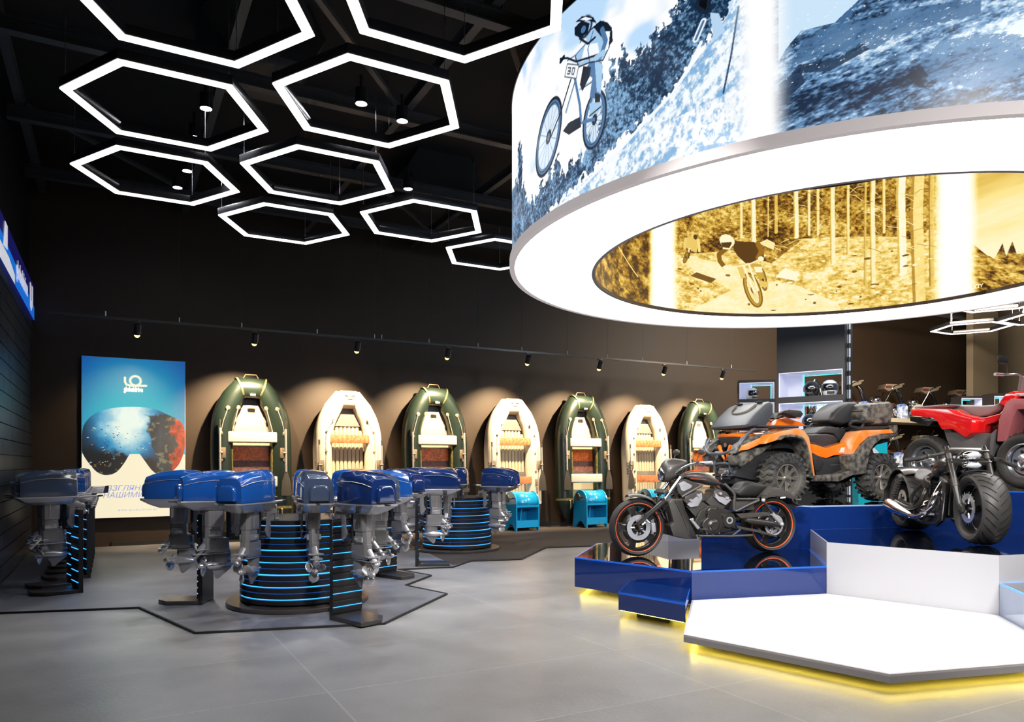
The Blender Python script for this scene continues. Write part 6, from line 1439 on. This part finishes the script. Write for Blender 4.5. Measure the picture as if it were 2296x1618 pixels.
# ---------------- red quad bike
redm = mat('quad_red', (.78, .012, .014), .10, coat=1)
pink = mat('quad_dusty_red', (.46, .13, .14), .35)
qgrey = mat('quad_grey', (.13, .125, .125), .45, bump=.1, bscale=60)
def make_red_quad():
    O = (6.57, 10.04); hd = -65.9; z0 = 1.17
    A = Side(O, hd, z0, 2000, 660, 3.11); P = A.at
    t = thing('quad_bike', 'glossy red quad bike with grey seat at the right edge, on the tallest platform', 'quad bike', W(*O, z0+.006), ang(hd))
    alum = mat('polished_rim', (.70, .72, .76), .18, .9)
    for x, nm in ((.67, 'front_wheel'), (-.67, 'rear_wheel')):
        for s_ in (1, -1):
            w = wheel(t, nm, .355, .24, .215, x, s_*.45, .36, alum, 0, lugs=0, grooves=True, hub_m=alum, tire_m=mat('quad_tyre', (.035, .033, .03), .6, bump=.2, bscale=60))
            m = MB(); m.lathe([(.20, -.02), (.17, .035), (.11, .03), (.08, .055), (.001, .06)], 'y', n=30); m.build('wheel_dish', alum, w)
            for k in range(5):
                a = 2*PI*k/5; m = MB(); m.cyl((.12*math.cos(a), .03, .12*math.sin(a)), (.12*math.cos(a), .05, .12*math.sin(a)), .018, n=10); m.build('wheel_slot', M['black'], w)
            if s_ < 0: w.rotation_euler = (0, 0, PI)
    def pr(name, pts, y0, y1, mt, yt=-.45, bev=.012, sides=(1, -1)):
        q = [P(a, b, yt) for a, b in pts]
        for s_ in sides:
            m = MB(); m.prism(q, 'y', s_*y0, s_*y1); m.build(name, mt, t, bevel=bev)
    m = MB(); m.prism([(-.75, .28), (.75, .28), (.8, .5), (.3, .62), (-.6, .62), (-.85, .5)], 'y', -.16, .16); m.build('chassis', M['blackmatte'], t, bevel=.03)
    pr('rear_fender', [(138, 805), (180, 797), (395, 800), (450, 835), (560, 862), (560, 965), (520, 1002), (428, 942), (350, 942), (320, 885), (280, 860), (138, 848)], .24, .56, redm, -.54)
    pr('side_panel', [(455, 838), (560, 862), (640, 858), (745, 832), (870, 690), (888, 700), (765, 850), (722, 890), (645, 912), (640, 965), (570, 972), (520, 1002)], .20, .40, redm, -.42)
    pr('tail_light', [(128, 852), (290, 885), (262, 920), (128, 885)], .30, .55, M['blackgloss'], -.54)
    pr('lower_panel', [(352, 943), (430, 942), (520, 1003), (570, 973), (642, 966), (735, 982), (708, 1130), (560, 1135), (420, 1120), (372, 1010)], .22, .42, qgrey, -.44)
    pr('foot_guard', [(700, 975), (738, 940), (712, 1130), (690, 1125)], .35, .54, qgrey, -.5)
    # seat and racks
    q = [P(a, b, -.16) for a, b in ((425, 800), (460, 772), (640, 776), (740, 770), (790, 745), (770, 800), (700, 845), (620, 862), (520, 842), (440, 822))]
    cx2 = sum(x for x, z in q)/len(q); cz2 = sum(z for x, z in q)/len(q)
    m = MB(); m.loft([[Vector((cx2+(x-cx2)*k, y, cz2+(z-cz2)*k)) for x, z in q] for y, k in ((-.19, .84), (-.15, 1), (.15, 1), (.19, .84))]); m.build('seat', mat('grey_seat', (.20, .20, .20), .5, bump=.15, bscale=30), t, bevel=.02, seg=3, smooth=50)
    zr = P(300, 782, -.4)[1]; xr0, xr1 = P(165, 778, -.4)[0], P(430, 785, -.3)[0]
    m = MB()
    for y in (-.4, -.2, 0, .2, .4): m.tube([(xr0, y, zr), (xr1, y, zr)], .016, 8)
    for x in (xr0, (xr0+xr1)/2, xr1): m.tube([(x, -.4, zr), (x, .4, zr)], .016, 8)
    m.box(((xr0+xr1)/2, 0, zr), (xr1-xr0, .5, .02)); m.build('rear_rack', qgrey, t)
    # front fender in dusty red, engine, front rack
    pr('front_fender', [(738, 1028), (750, 880), (795, 765), (832, 730), (1010, 730), (1090, 790), (1110, 860), (1060, 850), (980, 800), (880, 805), (852, 860), (805, 1028)], .26, .56, pink, -.54)
    pr('front_cowl', [(800, 760), (850, 695), (900, 680), (1050, 690), (1130, 760), (1100, 800), (850, 790)], 0, .26, redm, -.1)
    m = MB(); c = P(890, 910, -.25); m.box((c[0], -.18, c[1]), (.2, .16, .26)); eg = m.build('engine', M['steel'], t, bevel=.02)
    m = MB()
    for k in range(10): m.box((c[0], -.2, c[1]-.11+k*.024), (.24, .2, .008))
    m.build('cooling_fins', M['steel'], eg, smooth=0)
    pr('front_rack', [(855, 690), (1130, 690), (1150, 705), (860, 712)], 0, .4, mat('white_rack', (.6, .6, .62), .3), -.4)
    # handlebar and mirror, both sides
    for s_ in (1, -1):
        a, b = P(735, 560, -.42), P(880, 560, -.1)
        m = MB(); m.tube(cr([(b[0], 0, b[1]-.04), (b[0], s_*.1, b[1]), (a[0]+.02, s_*.25, a[1]+.005), (a[0], s_*.44, a[1])], 4), .014, 8); hb = m.build('handlebar', alum, t)
        m = MB(); m.tube([(a[0]+.01, s_*.32, a[1]), (a[0], s_*.47, a[1])], .02, 10); m.build('grip', M['steel'], hb)
        c = P(776, 458, -.42)
        m = MB(); m.tube([(a[0]+.02, s_*.24, a[1]+.01), (c[0]+.0, s_*.36, c[1]-.05)], .008, 6); m.box((c[0], s_*.43, c[1]), (.03, .17, .09)); m.build('mirror', M['black'], hb, bevel=.012)
    m = MB(); m.cyl((P(890, 640, 0)[0], 0, P(890, 690, 0)[1]-.05), (b[0], 0, b[1]-.02), .035, n=10); m.build('steering_stem', qgrey, t)
    return t
make_red_quad()

# ------------------------------------------------------------ helmet display, snow throwers and shelves at the back right
cabm = mat('cabinet_black', (.022, .021, .022), .45)
niche = mat('niche_white', (.75, .76, .85), .45, emit=(.65, .68, 1), es=.28)
def cabinet(label, p0, p1, H, niches, frame_w, name='helmet_cabinet', back=0.):
    """p0 -> p1: front bottom edge in plan; niches: list of (z0, z1)"""
    a, b = W(*p0), W(*p1); d = b-a; L_ = d.length; r = math.atan2(d.y, d.x)
    t = thing(name, label, 'display cabinet', (a.x, a.y, .012), r)
    D = .5; zs = [0]+[z for n in niches for z in n]+[H]
    m = MB()
    for z0, z1 in zip(zs[0::2], zs[1::2]):
        m.box((L_/2, D/2, (z0+z1)/2), (L_, D, z1-z0))
    m.build('body', cabm, t, smooth=0)
    for z0, z1 in niches:
        m = MB(); e = .012
        m.box((frame_w/2, D/2, (z0+z1)/2), (frame_w, D, z1-z0)); m.box((L_-frame_w/2, D/2, (z0+z1)/2), (frame_w, D, z1-z0)); o = m.build('side_frame', cabm, t, smooth=0)
        m = MB(); m.box((frame_w+.006, D/2, (z0+z1)/2), (.012, D, z1-z0)); m.box((L_-frame_w-.006, D/2, (z0+z1)/2), (.012, D, z1-z0)); m.box((L_/2, D/2, z1-.006), (L_-2*frame_w, D, .012)); m.box((.0+frame_w+.15, D-.01, (z0+z1)/2), (.3, .02, z1-z0)); m.build('white_lining', niche, o, smooth=0)
        m = MB(); m.box((frame_w+.30, D-.03, (z0+z1)/2), (.02, .012, z1-z0-.02)); m.box((L_/2+.15, D-.03, z1-.03), (L_-.4, .012, .014)); m.box((L_-frame_w-.03, D-.03, (z0+z1)/2), (.014, .012, z1-z0-.02)); m.build('cyan_light', M['cyanled'], o, smooth=0)
    return t, a, d.normalized(), L_, r
n2 = [(1.48, 2.0), (2.10, 2.58), (2.69, 3.13)]
t1, a1, d1, l1, r1 = cabinet('tall black display cabinet with glowing open niches holding helmets, behind the orange quad bike', (4.83, 13.51), (5.74, 12.78), 4.9, n2, .035)
t2, a2, d2, l2, r2 = cabinet('lower black helmet cabinet farther back with one visible lit niche', (5.25, 17.2), (6.05, 17.0), 3.42, [(1.9, 2.38), (2.46, 2.9), (2.98, 3.36)], .03)
m = MB(); m.cyl((0, 0, 0), (0, 0, 4.6), .02, n=10); p = W(5.87, 12.90)
t = thing('light_pole', 'thin vertical white light line rising at the right edge of the helmet cabinet', 'light', (p.x, p.y, .012)); m.build('pole', M['black'], t)
for k in range(18):
    m = MB(); m.box((0, 0, .3+k*.24), (.03, .03, .15)); m.build('light_segment', M['cool_seg'] if 'cool_seg' in M else M.setdefault('cool_seg', mat('pole_glow', (.8, .85, 1), .4, emit=(.8, .88, 1), es=2.5)), t, smooth=0)
def make_helmet(kind):
    shell = {'w': mat('helmet_white', (.85, .86, .88), .15, coat=1), 'k': mat('helmet_black', (.015, .016, .02), .12, coat=1)}[kind]
    t = thing('helmet', '', 'helmet')
    m = MB(); prof = [(.001, .285), (.06, .275), (.105, .245), (.130, .20), (.138, .15), (.132, .09), (.118, .04), (.108, .0)]
    rings = []
    for r_, z in prof:
        ring = []
        for k in range(28):
            a = 2*PI*k/28; fx = 1.12 if math.cos(a) < 0 else 1.05+(.12 if z < .12 else 0)
            ring.append(Vector((r_*math.cos(a)*fx, r_*math.sin(a), z)))
        rings.append(ring)
    m.loft(rings); m.build('shell', shell, t, smooth=60)
    m = MB(); rows = []
    for z, rr in ((.21, .132), (.19, .142), (.15, .150), (.10, .150), (.085, .146)):
        rows.append([Vector((rr*math.cos(a)*1.06, rr*math.sin(a)*.98, z)) for a in np.linspace(-1.15, 1.15, 13)])
    m.strip(rows); m.build('visor', mat('visor_dark', (.01, .012, .016), .04, coat=1), t, smooth=60)
    m = MB(); m.box((.150, 0, .05), (.03, .12, .04))
    for k in range(4): m.box((.160, -.045+k*.03, .05), (.02, .012, .05))
    m.build('chin_vent', plast, t, bevel=.006)
    return t
hk, hw_ = make_helmet('k'), make_helmet('w'); HFk = {'k': {'n': 0}, 'w': {'n': 0}}
for kind, src, ai, di, u, z, yaw, lab in (('k', hk, a1, d1, .55, 2.69, -1.9, 'black full-face helmet in the upper niche of the tall cabinet'), ('w', hw_, a1, d1, .86, 2.69, -1.55, 'white helmet with dark opening in the upper niche of the tall cabinet'),
   ('k', hk, a1, d1, .52, 2.10, -1.7, 'black helmet in the second niche, behind the quad bike handguard'), ('w', hw_, a1, d1, .90, 2.10, -1.6, 'white helmet in the second niche, peeping over the passenger backrest'),
   ('w', hw_, a2, d2, .32, 2.98, -1.5, 'white helmet in the lit niche of the lower far cabinet')):
    nrm = Vector((-di.y, di.x, 0)); p = ai+di*u+nrm*.22; place(src, HFk[kind], (p.x, p.y, z+.013), yaw+(r1 if ai is a1 else r2)+.35, lab, 'helmets in the display niches')

# shelving with snow throwers
shm = mat('shelf_beige', (.50, .45, .34), .45)
def shelf_unit():
    t = thing('shelving_unit', 'wide beige two-level shelf along the far back wall carrying the snow throwers', 'shelf', (17.8, Y1-1.1, .012))
    for z in (.55, 1.36, 2.86):
        m = MB(); m.box((3.6, .5, z-.06), (7.6, .95, .12)); m.build('shelf_board', shm, t, smooth=0)
    for x in (-.1, 7.3):
        m = MB(); m.box((x, .5, 1.4), (.08, .9, 2.8)); m.build('upright', cabm, t, smooth=0)
    rockc = mat('canyon_print', (.006, .005, .005), .5, var=1., vscale=3.2, vcol2=(.40, .10, .07))
    for i in range(2):
        m = MB(); m.box((3.6, .96, (1.36, 2.86)[i]+.28), (7.3, .03, .56)); m.build('printed_back_panel', rockc, t, smooth=0)
    return t
shelf_unit()
def make_snow_thrower():
    t = thing('snow_thrower', '', 'snow thrower')
    bk = M['blackgloss']; tan = mat('thrower_tan', (.13, .11, .075), .35, coat=.4); sil = mat('thrower_blue_white', (.05, .15, .45), .3, var=1., vscale=9, vcol2=(.8, .82, .85)); ch = M['chrome']
    m = MB()
    for s_ in (-1, 1): m.prism([(-.60, .02), (-.30, .02), (-.26, .30), (-.34, .46), (-.60, .44)], 'y', s_*.26-.008, s_*.26+.008)
    m.prism([(-.32, .04), (-.26, .06), (-.26, .40), (-.36, .48), (-.56, .46), (-.34, .38)], 'y', -.26, .26); ah = m.build('auger_housing', sil, t, bevel=.004)
    m = MB(); N = 40
    for s_ in (-1, 1): m.tube([Vector((-.46+.13*math.cos(k*.5), s_*(.02+.22*k/N), .22+.13*math.sin(k*.5))) for k in range(N+1)], .018, 6)
    m.cyl((-.46, -.25, .22), (-.46, .25, .22), .02, n=8); m.build('auger', M['steel'], ah)
    for s_ in (-1, 1):
        w = MB(); w.lathe([(.06, -.05), (.19, -.06), (.215, -.03), (.215, .03), (.19, .06), (.06, .05)], 'y', n=28, closed=True); W_ = w.build('wheel', mat('thrower_wheel', (.5, .46, .38), .5), t, loc=(.05, s_*.27, .232))
        m = MB()
        for k in range(18):
            a = 2*PI*k/18; m.T = Matrix.Rotation(a, 4, 'Y') @ Matrix.Translation((.215, 0, 0)); m.box((0, 0, 0), (.03, .11, .02))
        m.T = None; m.build('tread', MATS['thrower_wheel'], W_, smooth=0)
        m = MB(); m.cyl((0, -.06, 0), (0, .06, 0), .07, n=14); m.build('hub', ch, W_)
    m = MB(); m.box((-.06, 0, .34), (.42, .30, .16)); m.build('gear_box', M['black'], t, bevel=.02)
    m = MB(); m.ell((.02, 0, .52), (.17, .17, .15), 20, 14); m.cyl((.02, 0, .36), (.02, 0, .50), .15, n=20); m.build('engine', ch, t)
    m = MB(); m.tube([(-.30, 0, .44), (-.34, 0, .60), (-.40, .03, .86), (-.50, .05, .98)], [.085, .07, .07, .06], 10); m.box((-.52, .05, 1.0), (.10, .13, .10), rot=(0, .5, 0)); m.build('chute', bk, t, bevel=.004)
    for s_ in (-1, 1):
        m = MB(); m.tube(cr([(.16, s_*.20, .36), (.34, s_*.22, .70), (.46, s_*.24, .92), (.66, s_*.24, .98)], 4), .015, 8); m.build('handle_tube', bk, t)
        m = MB(); m.tube([(.62, s_*.24, .97), (.76, s_*.24, 1.0)], .02, 8); m.build('grip', tan, t)
    m = MB(); m.prism([(.18, .86), (.30, .78), (.70, .90), (.72, .97), (.52, .99), (.24, 1.0)], 'y', -.24, .24); co = m.build('control_panel', tan, t, bevel=.01)
    m = MB(); m.box((.30, -.245, .91), (.18, .01, .07)); m.build('display_strip', mat('strip_red', (.10, .02, .02), .3), co, smooth=0)
    m = MB(); m.tube([(.30, .1, .99), (.34, .1, 1.14), (.42, .1, 1.16)], .010, 6); m.tube([(.62, -.1, .98), (.74, -.1, 1.16)], .010, 6); m.build('lever', bk, co)
    return t
sn = make_snow_thrower(); SF = {'n': 0}
for x, z, lab in ((18.35, 2.862, 'snow thrower on the upper shelf, partly seen through the helmet niche'), (20.2, 2.862, 'first full snow thrower on the upper shelf, right of the light pole'), (22.0, 2.862, 'middle snow thrower on the upper shelf'), (23.75, 2.862, 'rightmost snow thrower on the upper shelf'),
                  (21.85, 1.362, 'snow thrower on the lower shelf, between the orange and red quad bikes'), (18.5, 1.362, 'snow thrower on the lower shelf, hidden behind the orange quad bike'), (20.2, 1.362, 'lower shelf snow thrower behind the orange quad bike rear box')):
    place(sn, SF, (x, Y1-.78, z+.012), -.5, lab, 'snow throwers on the beige shelves')
# turquoise display box and small lit boxes on the right
def simple_box(name, label, cat, px0, px1, py0, py1, Y, mt, D=.4):
    X0_, X1_ = (px0-XC)/F*Y, (px1-XC)/F*Y; z1 = CAMH+(YH-py0)/F*Y; z0 = CAMH+(YH-py1)/F*Y if py1 else .012
    c = W((X0_+X1_)/2, Y); t = thing(name, label, cat, (c.x, c.y, z0), -YAW); w_ = X1_-X0_
    m = MB(); m.box((0, D/2, (z1-z0)/2), (w_, D, z1-z0)); m.build('body', mt, t, bevel=.004, seg=1, smooth=0); return t, w_, z1-z0
teal = mat('teal_box', (.01, .42, .50), .4, emit=(.0, .3, .4), es=.25)
for a in ((1925, 1990, 990, None, 14.6, 'turquoise display box standing behind the rear wheel of the orange quad bike'),):
    t, w_, h_ = simple_box('display_box', a[5], 'display box', a[0], a[1], a[2], None, a[4], teal, .4)
    m = MB(); m.prism([(-.2, h_-.28), (-.04, h_-.05), (.12, h_-.22), (.05, h_-.34)], 'y', -.006, -.001); m.build('white_graphic', M['white'], t, smooth=0)
cabinet('dark far cabinet with one lit white niche, left of the red quad bike seat', (13.03, 21.5), (13.71, 21.5), 3.45, [(2.85, 3.39)], .02)
cabinet('dark far cabinet with a lit niche seen above the red quad bike seat', (13.20, 20.3), (13.72, 20.3), 3.42, [(2.80, 3.34)], .02)
m = MB(); m.box((0, .1, 3.4), (1.3, .2, 6.8)); p = W(14.2, 22.2)
o = m.build('column', mat('column_taupe', (.13, .105, .07), .6), smooth=0, loc=(p.x, p.y, .013)); o['kind'] = 'structure'
# ------------------------------------------------------------ camera, lamps, world
cd = bpy.data.cameras.new('camera'); cam = bpy.data.objects.new('camera', cd); COL.objects.link(cam)
cam.location = (0, 0, CAMH); cam.rotation_euler = (PI/2, 0, -YAW)
cd.sensor_width = 36; cd.sensor_fit = 'HORIZONTAL'; cd.lens = 36*F/2296
cd.shift_y = (YH-809)/2296; cd.shift_x = 0; cd.clip_end = 100; cd.clip_start = .05
sc.camera = cam
w = bpy.data.worlds.new('world'); sc.world = w; w.use_nodes = True
w.node_tree.nodes['Background'].inputs[0].default_value = (.35, .4, .5, 1); w.node_tree.nodes['Background'].inputs[1].default_value = .02
def area(loc, tgt, size, e, col=(1, 1, 1), sy=None):
    L = bpy.data.lights.new('area', 'AREA'); L.energy = e; L.size = size; L.color = col
    if sy: L.shape = 'RECTANGLE'; L.size_y = sy
    o = bpy.data.objects.new('fill_area_lamp', L); COL.objects.link(o); o.location = loc  # added area fill; no panel fixture hangs here
    o.rotation_euler = (Vector(tgt)-Vector(loc)).to_track_quat('-Z', 'Y').to_euler(); return o
def spot(loc, tgt, e, deg, col=(1, 1, 1), soft=.12):
    L = bpy.data.lights.new('aimed_spot', 'SPOT'); L.energy = e; L.spot_size = math.radians(deg); L.spot_blend = .5; L.shadow_soft_size = soft; L.color = col
    o = bpy.data.objects.new('spot_lamp', L); COL.objects.link(o); o.location = loc
    o.rotation_euler = (Vector(tgt)-Vector(loc)).to_track_quat('-Z', 'Y').to_euler(); return o
spot(W(-6.3, 3.6, 5.4), W(-2.6, 8.0, .7), 3000, 36, (.72, .82, 1))
spot(W(-.3, 2.2, 5.4), W(-2.0, 8.2, .7), 1300, 34, (.95, .96, 1))
spot(W(-2.8, 9.0, 5.6), W(-1.2, 12.8, .8), 800, 36, (.85, .9, 1))
spot(W(-6.0, 5.0, 5.4), W(-5.4, 9.2, .8), 1300, 30, (.8, .88, 1))
spot(W(0.6, .5, 5.4), W(1.2, 5.2, 0), 520, 62, (1, .97, .94), .6)  # added soft fill for the front floor, without a fixture
spot(W(3.5, .8, 4.4), W(3.8, 9.0, .9), 2100, 46, (1, .97, .94), .7)  # added soft fill aimed at the stage, without a fixture
spot(W(.8, 4.5, 3.9), W(4.0, 10.3, 1.6), 900, 34, (1, .96, .92), .3)  # added local fill brightening the vehicles on the stage
area(W(9.5, 15.5, 6.0), W(10.5, 20, 2.5), 2.5, 1600, (1, .84, .66))  # added warm fill for the back right wall and snow throwers
area(W(6.8, 11.8, 5.6), W(5.6, 14.5, 2.5), 1.5, 140, (.85, .92, 1))
sc.view_settings.view_transform = 'Standard'; sc.view_settings.look = 'None'; sc.view_settings.exposure = 0; sc.view_settings.gamma = 1
sc.cycles.max_bounces = 5; sc.cycles.diffuse_bounces = 2; sc.cycles.glossy_bounces = 4; sc.cycles.use_adaptive_sampling = True; sc.cycles.adaptive_threshold = .06; sc.cycles.adaptive_min_samples = 12; sc.cycles.transmission_bounces = 4
sc.cycles.sample_clamp_indirect = 6; sc.cycles.caustics_reflective = False; sc.cycles.caustics_refractive = False
sc.cycles.use_denoising = True
